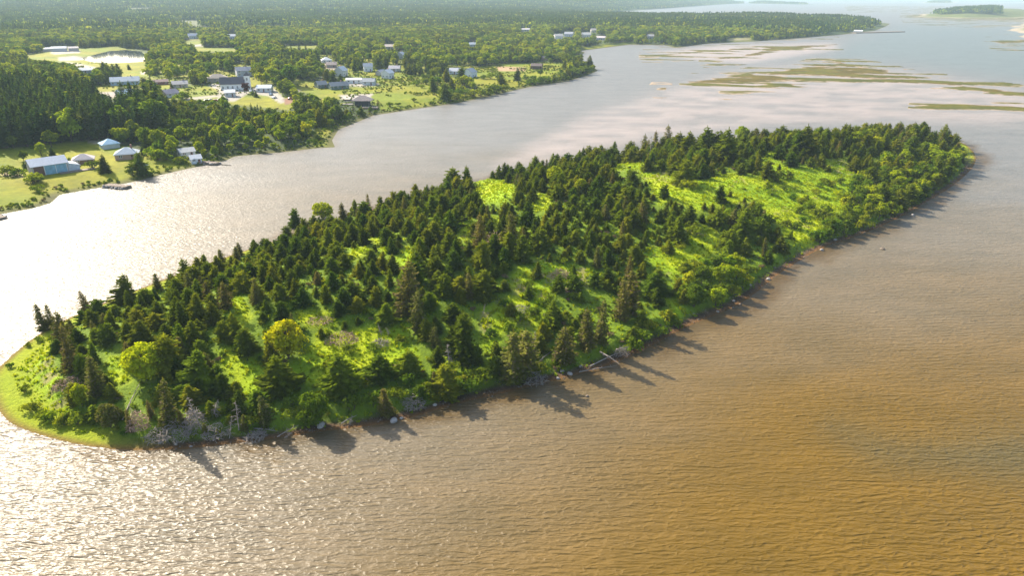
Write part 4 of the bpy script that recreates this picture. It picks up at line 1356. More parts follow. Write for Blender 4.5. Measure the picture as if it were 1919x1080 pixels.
def house(name, px, py, Lp, Wm, ez, rise, rot, wc, rc, label, hip=False, win=True, chimney=True, cat='house', metal=False, tall=False, oh=0.45):
    loc = pix(px, py)
    Lm = Lp * mpp(*loc)
    yaw = math.atan2(-loc[0], loc[1]) + R(rot)      # faces the camera, then turned
    r = empty(name, loc, yaw)
    tag(r, label, cat, 'buildings of the far shore')
    wm = plain('siding_%03d_%03d_%03d' % tuple(int(v * 255) for v in wc), wc, 0.75, 0.08)
    rm = plain('roofing_%03d_%03d_%03d%s' % (*[int(v * 255) for v in rc], 'm' if metal else ''), rc, 0.35 if metal else 0.85, 0.12)
    obj('wall', walls(Lm, Wm, ez, rise, wm, hip), r)
    ro = obj('roof', gable_roof(Lm, Wm, ez, rise, oh, 0.16, rm, hip), r)
    if chimney:
        mb = MB(); mb.box(-0.35, 0.35, -0.35, 0.35, ez, ez + rise + 0.9)
        obj('chimney', mb.mesh('chimney', plain('chimney_brick', (0.30, 0.16, 0.12), 0.9)), ro, (Lm * 0.22, Wm * 0.1, 0))
    if win:
        nw = max(2, int(Lm / 3.2))
        me = WINT if tall else WIN
        for s_, ang in ((-1, 0.0), (1, math.pi)):
            for k in range(nw):
                xx = (k + 0.5) / nw * Lm - Lm / 2
                if s_ < 0 and k == nw // 2 and not tall:
                    obj('door', DOORM, r, (xx, -Wm / 2 - 0.02, 0.05))
                else:
                    obj('window', me, r, (xx, s_ * (Wm / 2 + 0.02), 1.0), ang)
                    if ez > 4.6 and not tall:
                        obj('window', me, r, (xx, s_ * (Wm / 2 + 0.02), 3.4), ang)
        for s_, ang in ((-1, -math.pi / 2), (1, math.pi / 2)):
            for yy in ((-Wm / 4, Wm / 4) if Wm > 6 else (0.0,)):
                obj('window', me, r, (s_ * (Lm / 2 + 0.02), yy, 1.0), ang)
    u0, v0 = proj(loc[0], loc[1], loc[2] + ez + rise)
    hw = Lp * 0.55 + 3
    BOXES.append((px - hw, float(v0) - 1, px + hw, py + 2))
    return r, loc, Lm

WHT, GRY, DGN, TAN, BLU, BRN = (0.58, 0.57, 0.55), (0.42, 0.42, 0.43), (0.10, 0.15, 0.14), (0.48, 0.40, 0.32), (0.45, 0.55, 0.64), (0.20, 0.12, 0.085)
RG, RD, RB, RT, RW, RR = (0.28, 0.27, 0.28), (0.09, 0.085, 0.09), (0.42, 0.52, 0.60), (0.38, 0.32, 0.26), (0.68, 0.68, 0.68), (0.26, 0.10, 0.08)
# the barn on the lawn
r, loc, Lb = house('barn', 92, 323, 58, 9.0, 4.2, 2.2, 10, (0.42, 0.40, 0.38), (0.46, 0.50, 0.56), 'long metal-roofed barn on the shore lawn with a blue-sheeted wall', win=False, chimney=False, cat='barn', metal=True, oh=0.5)
mb = MB(); mb.box(-Lb * 0.16, Lb * 0.46, -4.62, -4.53, 0.1, 3.9)
obj('blue_sheet', mb.mesh('blue_sheet', plain('blue_sheeting', (0.22, 0.42, 0.55), 0.45, 0.25, 0.6)), r)['label'] = 'pale blue weathered sheet covering the open front'
mb = MB(); mb.box(-Lb * 0.45, -Lb * 0.18, -4.60, -4.52, 0.1, 3.8)
obj('door', mb.mesh('door', plain('rusty_boards', (0.17, 0.085, 0.06), 0.8)), r)['label'] = 'rusty brown sliding door'
for sx in (-0.16, 0.15, 0.46):
    mb = MB(); mb.box(Lb * sx - 0.09, Lb * sx + 0.09, -4.68, -4.6, -0.3, 4.0)
    obj('post', mb.mesh('post', M_WHITE), r)
mb = MB(); mb.add([(Lb / 2, -4.2, -1), (Lb / 2 + 4.2, -4.2, -1), (Lb / 2 + 4.2, 3, -1), (Lb / 2, 3, -1), (Lb / 2, -4.2, 3.6), (Lb / 2 + 4.2, -4.2, 2.4), (Lb / 2 + 4.2, 3, 2.4), (Lb / 2, 3, 3.6)],
    [(0, 1, 5, 4), (1, 2, 6, 5), (2, 3, 7, 6), (4, 5, 6, 7)])
obj('lean_to', mb.mesh('lean_to', plain('pale_blue_board', (0.52, 0.58, 0.64), 0.6)), r)
mb = MB(); mb.box(Lb * 0.2, Lb / 2 + 9, -7.5, -4.75, -0.6, 0.35)
obj('deck', mb.mesh('deck', M_PLANK), r)
MARKS_M.append(('the blue-sheeted barn', *loc[:2]))
MARKS_M += [('the round tree at the lawn edge', *pix(97, 276)[:2]), ('the lime tree by the barn', *pix(78, 292)[:2]), ('the white-roofed shed', *pix(160, 137)[:2]), ('the picture edge', *pix(5, 265)[:2]), ('the conifer wall', *pix(215, 225)[:2]), ('the conifer slope top', *pix(60, 180)[:2])]
BOXES.append((60, 285, 145, 330))
H_ = [
    ('hut', 158, 305, 34, 6.5, 2.2, 1.8, -6, BRN, (0.50, 0.44, 0.42), 'low hut with pale rounded hip roof and brown walls on the lawn', dict(hip=True, chimney=False, cat='hut')),
    ('house', 240, 296, 38, 8.0, 2.7, 2.2, -8, (0.42, 0.27, 0.20), (0.42, 0.48, 0.52), 'bungalow with blue-grey hip roof and pinkish wall behind the lawn spruce', dict(hip=True)),
    ('pavilion', 206, 276, 28, 7.0, 2.3, 1.9, 12, (0.5, 0.55, 0.58), (0.36, 0.55, 0.68), 'small pavilion with bright blue hip roof at the top of the lawn', dict(hip=True, chimney=False, cat='pavilion', win=False)),
    ('cottage', 350, 292, 26, 5.5, 2.5, 1.3, 14, WHT, (0.55, 0.54, 0.52), 'white cottage among bushes above the timber wharf', dict(chimney=False, cat='cottage')),
    ('boathouse', 367, 304, 18, 5.0, 2.2, 1.3, 10, (0.70, 0.72, 0.74), RW, 'small white boathouse right behind the timber wharf', dict(chimney=False, cat='shed')),
    ('house', 236, 158, 48, 10, 3.0, 2.8, -4, BLU, (0.50, 0.54, 0.58), 'long pale blue house with broad grey-blue roof below the pond', dict()),
    ('garage', 235, 182, 26, 8.0, 3.0, 2.2, 18, (0.55, 0.62, 0.70), (0.45, 0.60, 0.72), 'pale blue garage with light blue roof on the gravel yard', dict(chimney=False, cat='garage')),
    ('shed', 302, 158, 24, 5.5, 2.4, 1.4, 6, RR, (0.40, 0.26, 0.22), 'rust-red shed between the pale blue house and the grey bungalow', dict(chimney=False, cat='shed')),
    ('house', 338, 163, 26, 8, 2.7, 2.0, 0, TAN, (0.40, 0.38, 0.37), 'grey-roofed bungalow above the sunny lawn', dict()),
    ('house', 319, 181, 26, 8, 2.7, 2.4, 32, (0.62, 0.60, 0.62), (0.32, 0.28, 0.31), 'house with purplish grey roof turned slantwise at the lawn edge', dict()),
    ('hall', 408, 152, 36, 10, 3.0, 2.6, 0, TAN, RT, 'long tan-roofed hall just behind the white church', dict(hip=True, chimney=False, cat='hall')),
    ('house', 457, 142, 26, 9, 4.8, 2.6, 10, (0.44, 0.46, 0.52), (0.30, 0.31, 0.35), 'blue-grey two-storey house behind the church tower', dict()),
    ('house', 432, 180, 18, 7, 3.0, 1.6, -5, WHT, RW, 'small white annexe in front of the church', dict(chimney=False)),
    ('workshop', 497, 171, 26, 8, 3.0, 1.8, -14, (0.68, 0.70, 0.72), (0.60, 0.66, 0.70), 'white flat-looking workshop on the gravel yard east of the church', dict(chimney=False, cat='workshop')),
    ('house', 602, 164, 18, 8, 2.8, 2.4, 22, DGN, (0.20, 0.22, 0.24), 'smaller of the two dark green cottages on the yellow lawn', dict()),
    ('house', 634, 166, 34, 8, 2.8, 2.4, 22, DGN, (0.22, 0.24, 0.26), 'larger dark green house with white trim by the yellow lawn', dict()),
    ('house', 640, 142, 18, 8, 5.0, 3.0, 58, WHT, (0.58, 0.60, 0.62), 'tall white house with steep pale roof among village trees', dict()),
    ('house', 664, 155, 28, 6.5, 2.8, 1.2, -6, (0.80, 0.80, 0.78), RW, 'long white mobile home behind the dark green house', dict(chimney=False)),
    ('house', 692, 158, 22, 8, 2.8, 2.2, -12, (0.60, 0.62, 0.62), (0.34, 0.36, 0.38), 'grey house at the end of the white mobile home', dict()),
    ('house', 690, 133, 16, 7, 4.6, 2.4, 5, (0.66, 0.69, 0.72), (0.45, 0.47, 0.50), 'pale grey house half hidden by trees above the orange meadow', dict()),
    ('house', 727, 146, 16, 8, 4.6, 2.6, 52, (0.66, 0.66, 0.68), (0.70, 0.70, 0.70), 'pale gabled house alone on the meadow rise', dict()),
    ('shed', 714, 141, 14, 6, 3.0, 2.0, 46, (0.40, 0.40, 0.42), (0.44, 0.43, 0.45), 'grey shed touching the pale gabled meadow house', dict(chimney=False, cat='shed')),
    ('house', 740, 133, 20, 8, 2.8, 2.2, -10, (0.52, 0.50, 0.52), (0.42, 0.40, 0.42), 'low grey-roofed house behind the meadow rise', dict()),
    ('house', 853, 138, 20, 8, 2.9, 2.4, -8, (0.55, 0.56, 0.60), (0.52, 0.52, 0.55), 'low house with pale roof west of the blue gable', dict()),
    ('house', 881, 144, 20, 9, 4.6, 3.0, 60, (0.62, 0.68, 0.76), (0.40, 0.42, 0.46), 'blue-white gabled house above the shore bushes', dict()),
    ('barn', 1006, 129, 20, 7, 3.4, 2.0, -10, (0.13, 0.075, 0.06), (0.16, 0.12, 0.11), 'dark brown barn alone in the yellow field', dict(chimney=False, cat='barn', win=False)),
    ('shed', 1020, 112, 8, 5, 2.6, 1.4, 20, (0.52, 0.32, 0.26), (0.45, 0.30, 0.25), 'tiny pinkish shed beyond the yellow field', dict(chimney=False, cat='shed', win=False)),
    ('shed', 160, 137, 26, 8, 3.0, 1.6, 4, (0.40, 0.40, 0.42), (0.62, 0.64, 0.68), 'long white-roofed shed among trees below the pond', dict(chimney=False, cat='shed')),
    ('warehouse', 112, 96, 24, 12, 4.0, 1.8, -4, (0.55, 0.55, 0.56), (0.55, 0.58, 0.60), 'largest pale warehouse at the far edge of the pond field', dict(chimney=False, cat='warehouse', win=False)),
    ('warehouse', 138, 95, 16, 10, 3.6, 1.6, 6, (0.52, 0.46, 0.42), (0.46, 0.42, 0.40), 'tan warehouse east of the largest pale one', dict(chimney=False, cat='warehouse', win=False)),
    ('warehouse', 88, 96, 14, 9, 3.2, 1.4, 8, (0.56, 0.56, 0.58), (0.60, 0.62, 0.64), 'small pale shed west of the largest warehouse', dict(chimney=False, cat='warehouse', win=False)),
    ('house', 362, 72, 16, 10, 4.6, 3.0, 10, (0.70, 0.72, 0.76), (0.46, 0.48, 0.55), 'white house in the small clearing beyond the pond wood', dict()),
    ('house', 612, 117, 18, 9, 2.9, 2.4, 8, (0.70, 0.70, 0.68), (0.66, 0.67, 0.66), 'bungalow with bright pale roof deep in the village trees', dict(hip=True)),
    ('house', 622, 126, 18, 8, 2.8, 2.2, -6, (0.40, 0.32, 0.27), (0.34, 0.27, 0.24), 'brown-roofed house just below the bright pale roof', dict()),
    ('house', 752, 110, 10, 8, 4.8, 2.6, 55, WHT, (0.52, 0.53, 0.55), 'white gable end peeping from the wood above the meadow rise', dict()),
    ('house', 730, 91, 16, 10, 3.0, 2.4, 0, TAN, (0.55, 0.46, 0.38), 'tan-roofed house far back in the forest', dict()),
    ('house', 435, 72, 14, 10, 4.0, 2.6, -10, (0.60, 0.62, 0.66), (0.48, 0.50, 0.54), 'pale house in the far forest above the church', dict()),
    ('house', 1046, 72, 16, 10, 4.6, 2.8, 18, (0.76, 0.74, 0.70), (0.50, 0.47, 0.44), 'white house at the western end of the inlet hamlet', dict()),
    ('house', 1066, 68, 16, 10, 4.6, 2.8, -8, (0.46, 0.50, 0.58), (0.34, 0.36, 0.40), 'blue-grey house in the inlet hamlet', dict()),
    ('house', 1098, 69, 16, 10, 4.4, 3.0, 14, (0.66, 0.63, 0.58), (0.56, 0.54, 0.50), 'cream house in the middle of the inlet hamlet', dict()),
    ('house', 1126, 74, 16, 9, 3.4, 2.4, -6, WHT, (0.62, 0.54, 0.52), 'white low house at the eastern end of the inlet hamlet', dict()),
    ('house', 1112, 60, 10, 8, 4.0, 2.6, 10, (0.72, 0.66, 0.55), (0.5, 0.45, 0.4), 'small cream house behind the inlet hamlet', dict()),
    ('house', 1219, 71, 12, 8, 3.6, 2.4, 6, (0.58, 0.55, 0.52), (0.42, 0.40, 0.40), 'grey cottage on the wooded inlet shore', dict()),
    ('house', 1191, 48, 12, 9, 4.4, 2.8, 20, (0.55, 0.40, 0.30), (0.52, 0.36, 0.28), 'orange-brown house high in the peninsula wood', dict()),
    ('fish_shed', 1607, 61, 16, 9, 3.6, 1.8, 0, WHT, (0.70, 0.72, 0.74), 'white fish shed at the root of the far wharf', dict(chimney=False, cat='shed', win=False)),
    ('house', 985, 58, 16, 10, 3.2, 2.2, 0, (0.62, 0.60, 0.56), (0.55, 0.52, 0.5), 'pale house far in the forest above the yellow field', dict()),
    ('house', 885, 87, 12, 8, 3.4, 2.2, 10, (0.58, 0.62, 0.66), (0.5, 0.54, 0.58), 'small pale blue house in the forest above the shore field', dict()),
]
for nm, px, py, Lp, Wm, ez, rise, rot, wc, rc, lab, kw in H_:
    r, loc, Lm = house(nm, px, py, Lp, Wm, ez, rise, rot, wc, rc, lab, **kw)
MARKS_M += [('the low brown hut', *pix(158, 305)[:2]), ('the blue pavilion roof', *pix(206, 276)[:2]), ('the white cottage', *pix(350, 292)[:2]), ('the light blue garage', *pix(235, 182)[:2]), ('the purplish roofed house', *pix(319, 181)[:2]),
    ('the white church', *pix(438, 165)[:2]), ('the white workshop', *pix(497, 171)[:2]), ('the dark green houses', *pix(620, 165)[:2]), ('the dark boathouse', *pix(680, 192)[:2]), ('the marsh point', *pix(610, 262)[:2]), ('the shore bluff wood', *pix(470, 255)[:2]),
    ('the pond', *pix(215, 120)[:2]), ('the blue gabled house', *pix(881, 144)[:2]), ('the brown field barn', *pix(1006, 129)[:2]), ('the meadow house', *pix(727, 146)[:2]), ('the bungalow by the lawn spruce', *pix(240, 296)[:2]), ('the rubble pier', *pix(225, 350)[:2])]

# the white church with its tower
r, loc, Lc = house('church', 438, 167, 42, 10, 4.6, 4.2, -6, (0.82, 0.82, 0.80), (0.11, 0.10, 0.11), 'white church with dark steep roof and a small square tower', chimney=False, cat='church', tall=True)
tw_ = MB(); tw_.box(Lc / 2 + 0.02, Lc / 2 + 4.0, -2.0, 2.0, -1.2, 9.6)
t = obj('tower', tw_.mesh('tower', M_WHITE), r)
tw_ = MB(); cxx = Lc / 2 + 2.0; tw_.add([(cxx - 2.3, -2.3, 9.55), (cxx + 2.3, -2.3, 9.55), (cxx + 2.3, 2.3, 9.55), (cxx - 2.3, 2.3, 9.55), (cxx, 0, 12.2)], [(0, 1, 4), (1, 2, 4), (2, 3, 4), (3, 0, 4), (3, 2, 1, 0)])
obj('tower_roof', tw_.mesh('tower_roof', plain('dark_shingle', (0.11, 0.10, 0.11), 0.85)), t)
obj('window', WINT, t, (cxx, -2.02, 6.2))

# the dark boathouse by the shore: roof, posts, deck, long boarded ramp
loc = pix(680, 197)
yaw = math.atan2(-loc[0], loc[1]) + R(-14)
r = empty('boathouse', loc, yaw)
tag(r, 'dark timber boathouse on the shore with a long boarded ramp behind', 'boathouse', 'buildings of the far shore')
k_ = mpp(*loc)
DK = plain('dark_timber', (0.055, 0.055, 0.065), 0.8)
Lq, Wq = 34 * k_, 9.0
obj('wall', walls(Lq * 0.75, Wq * 0.7, 3.6, 0.1, DK, True), r)
obj('roof', gable_roof(Lq, Wq, 3.8, 2.6, 0.6, 0.2, plain('old_shingles', (0.25, 0.21, 0.20), 0.9, 0.3), True), r)
for sx in (-1, -0.33, 0.33, 1):
    for sy in (-1, 1):
        mb = MB(); mb.box(sx * Lq * 0.45 - 0.14, sx * Lq * 0.45 + 0.14, sy * Wq * 0.45 - 0.14, sy * Wq * 0.45 + 0.14, -1.5, 3.75)
        obj('post', mb.mesh('post', DK), r)
mb = MB(); mb.box(Lq * 0.1, Lq * 0.95, -Wq * 1.1, -Wq * 0.55, -1.0, -0.1)
dk = obj('deck', mb.mesh('deck', M_PLANK), r)
for q in range(9):
    mb = MB(); xx = Lq * (0.12 + 0.1 * q); mb.box(xx - 0.06, xx + 0.06, -Wq * 1.1, -Wq * 1.1 + 0.12, -0.1, 1.0)
    obj('baluster', mb.mesh('baluster', M_WHITE), dk)
mb = MB()
mb.box(-Lq * 1.15, -Lq * 0.52, -1.5, 1.2, 0.6, 0.85)
rp = obj('ramp', mb.mesh('ramp', plain('grey_boards', (0.36, 0.33, 0.31), 0.85, 0.3)), r)
mb = MB(); mb.box(-Lq * 1.2, Lq * 0.2, 9.0, 9.3, 1.6, 2.4)
mb.box(-Lq * 1.2, Lq * 0.2, 9.0, 11.0, 1.2, 1.4)
obj('walkway', mb.mesh('walkway', DK), r)
for q in range(8):
    mb = MB(); xx = -Lq * 1.18 + q * Lq * 0.19; mb.box(xx - 0.1, xx + 0.1, 9.4, 9.6, -1.5, 1.25)
    obj('walkway_post', mb.mesh('walkway_post', DK), r)
BOXES.append((635, 172, 718, 200))

# parked cars
def car(px, py, rot, c, label):
    loc = pix(px, py)
    r = empty('parked_car', loc, math.atan2(-loc[0], loc[1]) + R(rot))
    tag(r, label, 'car', 'cars parked in the village')
    pm_ = plain('car_paint_%d_%d_%d' % tuple(int(v * 255) for v in c), c, 0.25, 0.04)
    mb = MB()
    prof = [(-2.15, 0.35), (2.15, 0.35), (2.2, 0.75), (1.35, 0.95), (0.75, 1.45), (-1.1, 1.48), (-1.75, 1.0), (-2.2, 0.9)]
    n_ = len(prof)
    mb.add([(x_, -0.88, z_) for x_, z_ in prof] + [(x_, 0.88, z_) for x_, z_ in prof], [tuple(range(n_)), tuple(range(2 * n_ - 1, n_ - 1, -1))] + [(k, k + n_, (k + 1) % n_ + n_, (k + 1) % n_) for k in range(n_)])
    obj('body', mb.mesh('body', pm_), r)
    mb = MB(); mb.box(-1.0, 0.75, -0.9, 0.9, 1.0, 1.36); mb.add([(1.30, -0.8, 1.0), (1.30, 0.8, 1.0), (0.80, 0.8, 1.44), (0.80, -0.8, 1.44)], [(0, 1, 2, 3)])
    obj('side_window', mb.mesh('side_window', M_PANE), r)
    for sx in (-1.35, 1.35):
        for sy in (-0.82, 0.82):
            mb = MB(); mb.tube([(sx, sy - 0.12, 0.33), (sx, sy + 0.12, 0.33)], [0.33, 0.33], 10)
            obj('wheel', mb.mesh('wheel', plain('tyre', (0.02, 0.02, 0.02), 0.8)), r)
for q, (a, b, ro, c, lab) in enumerate([(388, 190, 20, (0.05, 0.05, 0.06), 'black car at the western end of the church road'), (396, 189, 10, (0.65, 0.65, 0.66), 'silver car second along the church road'), (404, 190, 5, (0.35, 0.05, 0.04), 'red car third along the church road'),
    (413, 189, -4, (0.75, 0.75, 0.75), 'white car fourth along the church road'), (422, 187, 0, (0.08, 0.14, 0.28), 'blue car at the eastern end of the church road'), (470, 172, 80, (0.70, 0.71, 0.72), 'pale car beside the white workshop'), (508, 178, 70, (0.2, 0.3, 0.42), 'blue car on the yard below the workshop'),
    (514, 184, 60, (0.72, 0.72, 0.72), 'white car lower on the workshop yard'), (557, 181, 40, (0.72, 0.70, 0.68), 'white car where the dirt track meets the yellow lawn'), (545, 186, 20, (0.3, 0.08, 0.06), 'dark red car on the bare red soil'), (140, 313, 15, (0.55, 0.56, 0.58), 'grey car on the patch between barn and hut'), (268, 312, 0, (0.7, 0.7, 0.7), 'white car under the lawn spruce')]):
    car(a, b, ro, c, lab)

# wharves
def pier(name, px0, py0, px1, py1, w, z, label, stones=20, cat='pier', deck=True):
    a, b = pix(px0, py0), pix(px1, py1)
    A, B = Vector((a[0], a[1], 0)), Vector((b[0], b[1], 0))
    dv = (B - A); ln = dv.length
    r = empty(name, A, math.atan2(dv.y, dv.x))
    tag(r, label, cat)
    mb = MB()
    n_ = 10
    V = []
    for k in range(n_ + 1):
        j = 1 + 0.12 * math.sin(k * 2.3)
        xx = ln * k / n_
        V += [(xx, -w * 0.62 * j, -0.9), (xx, -w / 2 * j, z), (xx, w / 2 * j, z), (xx, w * 0.62 * j, -0.9)]
    Fq = [(4 * k + q, 4 * k + 4 + q, 4 * k + 5 + q, 4 * k + 1 + q) for k in range(n_) for q in range(3)] + [(4 * n_, 4 * n_ + 1, 4 * n_ + 2, 4 * n_ + 3), (3, 2, 1, 0)]
    mb.add(V, Fq)
    obj('crib', mb.mesh('crib', plain('rubble', (0.20, 0.16, 0.12), 0.95, 0.4, 0.8)), r)
    for k in range(stones):
        xx = random.uniform(0, ln); sd = random.choice((-1, 1))
        s_ = random.uniform(0.3, 0.75)
        obj('stone', ROCKS[k % 6], r, (xx, sd * w * random.uniform(0.42, 0.66), random.uniform(0.0, z)), random.uniform(0, 6), (s_, s_, s_ * 0.7))
    if deck:
        mp_ = MB(); mp_.box(-0.14, 0.14, -w * 0.42, w * 0.42, 0, 0.08)
        me_ = mp_.mesh('plank', M_PLANK)
        for k in range(int(ln / 0.36)):
            obj('plank', me_, r, (0.2 + k * 0.36, random.uniform(-0.08, 0.08), z + 0.02))
    return r
pier('rubble_pier', 200, 350, 242, 358, 3.4, 0.9, 'stone and timber pier jutting from the shore lawn')
pier('timber_wharf', 372, 303, 409, 311, 2.6, 0.9, 'log crib wharf before the white boathouse', 14)
pier('rubble_pier', -10, 408, 6, 416, 3.0, 0.7, 'brown rubble stub cut by the picture edge in the channel', 10, deck=False)
pier('breakwater', 1598, 62, 1690, 61, 16, 1.6, 'long stone breakwater reaching out from the wooded peninsula', 26, 'breakwater', False)
mb = MB(); a, b = pix(410, 311), pix(434, 315)
mb.tube([(0, 0, 0.1), (b[0] - a[0], b[1] - a[1], 0.1)], [0.2, 0.15], 6)
tag(obj('floating_boom', mb.mesh('floating_boom', M_PLANK), None, (a[0], a[1], 0)), 'thin floating log off the end of the timber wharf', 'log')

# ------------------------------------------------------------------ trees of the mainland
MH = [  # spruces and single trees set by hand: base x, base y, height px, kind
    (265, 328, 44, 's'), (198, 322, 32, 's'), (250, 330, 24, 'b'), (97, 276, 34, 'b'), (78, 292, 26, 'l'), (120, 262, 32, 'b'), (26, 278, 26, 'b'), (45, 302, 22, 'b'), (50, 318, 16, 's'), (98, 292, 18, 's'),
    (10, 330, 22, 'h'), (35, 330, 18, 'h'), (60, 345, 24, 'h'), (70, 340, 18, 'h'), (75, 358, 16, 'h'), (175, 315, 16, 'h'), (300, 300, 24, 'h'), (315, 298, 24, 'h'), (285, 292, 20, 'h'), (330, 280, 26, 'l'), (310, 278, 20, 'l'), (345, 304, 16, 'h'), (335, 306, 12, 'h'),
    (180, 258, 18, 'b'), (218, 262, 24, 'l'), (240, 266, 28, 'l'), (270, 262, 30, 's'), (285, 264, 24, 's'), (295, 270, 22, 's'), (268, 290, 16, 's'),
    (812, 172, 30, 's'), (834, 188, 34, 's'), (846, 168, 22, 's'), (866, 155, 30, 's'), (868, 162, 24, 'h'), (940, 162, 26, 's'), (937, 150, 16, 's'), (970, 150, 22, 's'), (1012, 143, 14, 'b'), (1058, 128, 18, 's'), (1063, 148, 22, 's'), (1104, 128, 24, 's'), (1098, 130, 16, 's'),
    (905, 148, 10, 'h'), (920, 148, 14, 'h'), (933, 148, 12, 'h'), (860, 172, 16, 'h'), (845, 180, 16, 'h'), (870, 180, 18, 'h'), (885, 182, 18, 'h'), (900, 180, 18, 'h'), (915, 178, 18, 'h'), (930, 174, 18, 'h'), (942, 172, 16, 'h'), (855, 186, 16, 'h'), (995, 158, 14, 'h'), (1010, 156, 16, 'h'), (1025, 154, 16, 'h'), (1040, 152, 16, 'h'), (1055, 150, 16, 'h'),
    (1075, 143, 18, 'h'), (1085, 140, 18, 'h'), (1095, 138, 18, 'h'), (1070, 136, 14, 'h'), (1050, 140, 12, 'h'), (1000, 150, 10, 'h'), (985, 148, 10, 'h'), (780, 178, 8, 'h'), (760, 160, 8, 'h'), (790, 165, 8, 'h'), (775, 190, 8, 'h'), (745, 198, 8, 'h'), (730, 200, 10, 'h'), (810, 196, 8, 'h'),
    (780, 160, 14, 'h'), (800, 158, 14, 'h'), (820, 158, 16, 'h'), (835, 152, 14, 'h'), (800, 148, 12, 'h'), (770, 150, 10, 'h'), (750, 152, 8, 'h'),
    (546, 160, 40, 'b'), (528, 158, 20, 'b'), (500, 156, 22, 'b'), (510, 150, 28, 'l'), (490, 158, 24, 'l'), (462, 175, 22, 'r'), (532, 172, 22, 's'), (570, 148, 30, 'b'), (612, 150, 20, 's'), (625, 155, 20, 's'), (638, 155, 16, 's'), (480, 182, 12, 's'), (474, 180, 10, 'b'),
    (340, 186, 18, 'h'), (350, 185, 16, 'h'), (300, 174, 12, 's'), (322, 165, 10, 's'), (282, 150, 26, 'l'), (270, 165, 14, 'h'), (385, 158, 26, 'l'), (378, 155, 22, 'b'), (312, 146, 18, 'b'), (395, 145, 26, 'b'), (215, 145, 26, 's'), (205, 148, 30, 's'), (196, 142, 28, 's'), (225, 150, 22, 'b'), (190, 160, 24, 'b'), (175, 158, 22, 'b'),
    (195, 128, 12, 's'), (242, 130, 10, 's'), (220, 130, 12, 's'), (600, 262, 10, 'h'), (585, 255, 12, 'h'), (590, 268, 10, 'h')]
NB, NP = 0, 0
for a, b, hp, k in MH:
    loc, h = h_px(a, b, hp, pix)
    if k == 's':
        plant('spruce_tree', random.choice(SPR), loc, h, kindword='dark spruce', side='M')
    elif k == 'h':
        plant('shrub', SHR[random.randrange(5)], loc, h, unit=2.3, squash=1.15, cat='shrub', kindword='rounded green shrub', side='M', parts=('leaves', 'stems'))
    elif k == 'r':
        bt = BRO[2]
        V, F, mb = BRO_VF[2]
        plant('broadleaf_tree', (mesh_np('crown', V, F, [M_RED]), bt[2]), loc, h, label='purple-leaved tree at the corner of the white church')
    else:
        bt = random.choice(BRO)
        plant('broadleaf_tree', (bt[1] if k == 'l' else bt[0], bt[2]), loc, h, squash=1.2, kindword='pale green tree' if k == 'l' else 'round green tree', side='M')
        NB += 1

# the wood itself: nearer part tree by tree
def candidates(n, r0, r1, a0=-58, a1=36):
    a = np.radians(rng.uniform(a0, a1, n)); r_ = np.sqrt(rng.uniform(r0 ** 2, r1 ** 2, n))
    return np.sin(a) * r_, np.cos(a) * r_
PINE_ZONE = [(-300, 165), (0, 165), (90, 170), (170, 180), (220, 195), (300, 205), (330, 220), (310, 258), (190, 262), (0, 285), (-300, 330)]
x, y = candidates(330000, 190, 1500)
d = sdist(x, y, MAIN)
ok = d > 5
x, y, d = x[ok], y[ok], d[ok]
z = h_main(x, y, d)
a_, b_ = proj(x, y, z)
pine = inside(a_, b_, PINE_ZONE)
patch = fbm(x / 60, y / 60, 141, 3)
conif = np.where(pine, rng.random(len(x)) < 0.92, rng.random(len(x)) < np.clip((patch - 0.50) * 4.0 + 0.10 * (b_ < 90), 0.08, 0.75))
hh = np.where(conif, rng.uniform(7, 12, len(x)), rng.uniform(5.5, 11.5, len(x)))
hh = np.where(pine, hh * 1.6, hh)
hh = hh * np.where((a_ > 330) & (b_ > 195) & (b_ < 290), 0.85, 1.0) * np.where(d < 12, 0.6, 1)
hh = np.where(b_ < 105, hh * 1.0, hh)
bad = blocks(x, y, z, hh, M_CLEAR, 0.12, True)
pd = sdist(x, y, POND)
bad |= pd > -12
bad |= inside(a_, b_, VILLAGE) & (fbm(x / 22, y / 22, 161, 3) > 0.40) & (rng.random(len(x)) < 0.93)
r_ = np.hypot(x, y)
ok = ~bad
x, y, z, hh, conif, pine, r_, a_, b_, d = [q[ok] for q in (x, y, z, hh, conif, pine, r_, a_, b_, d)]
kp = poisson(x, y, np.where(conif, 3.1, 4.8) + 0.0012 * np.maximum(0, r_ - 500))
x, y, z, hh, conif, pine, r_, a_, b_, d = [q[kp] for q in (x, y, z, hh, conif, pine, r_, a_, b_, d)]
inview = (a_ > -30) & (a_ < 1950) & (b_ > -5)
hpx = np.where(inview, hh / (r_ / FOC), 0)
# openness: what stands with clear sight in front shows largest
used = np.zeros(len(x), bool)
io = np.argsort(-hpx)
npine = nbr = 0
PINM = [(mesh_np('pine_crown', V, F, [M_PINE]), TR_ME) for V, F in PIN_VF]
for i in io:
    if hpx[i] <= 0 or (npine >= 150 and nbr >= 150):
        break
    loc = (x[i], y[i], z[i] - 0.2)
    if conif[i]:
        if npine < 150 and random.random() < 0.8:
            plant('pine_tree', random.choice(PINM) if pine[i] else random.choice(SPR), loc, hh[i], squash=1.2 if pine[i] else 0.9, kindword='tall dark conifer', side='M')
            npine += 1; used[i] = True
    elif nbr < 150:
        bt = random.choice(BRO)
        lime = random.random() < 0.3
        plant('broadleaf_tree', (bt[1] if lime else bt[0], bt[2]), loc, hh[i], kindword='pale green tree' if lime else 'green broadleaf tree', side='M')
        nbr += 1; used[i] = True
u = ~used
psrc = [joined('pine_source', V, F, trunk_mb(), M_PINE) for V, F in PIN_VF]
bsrc = [joined('broad_source', V, F, mb, mt) for (V, F, mb), mt in zip(BRO_VF + BRO_VF[:4], [M_LEAF] * 6 + [M_LIME] * 4)]
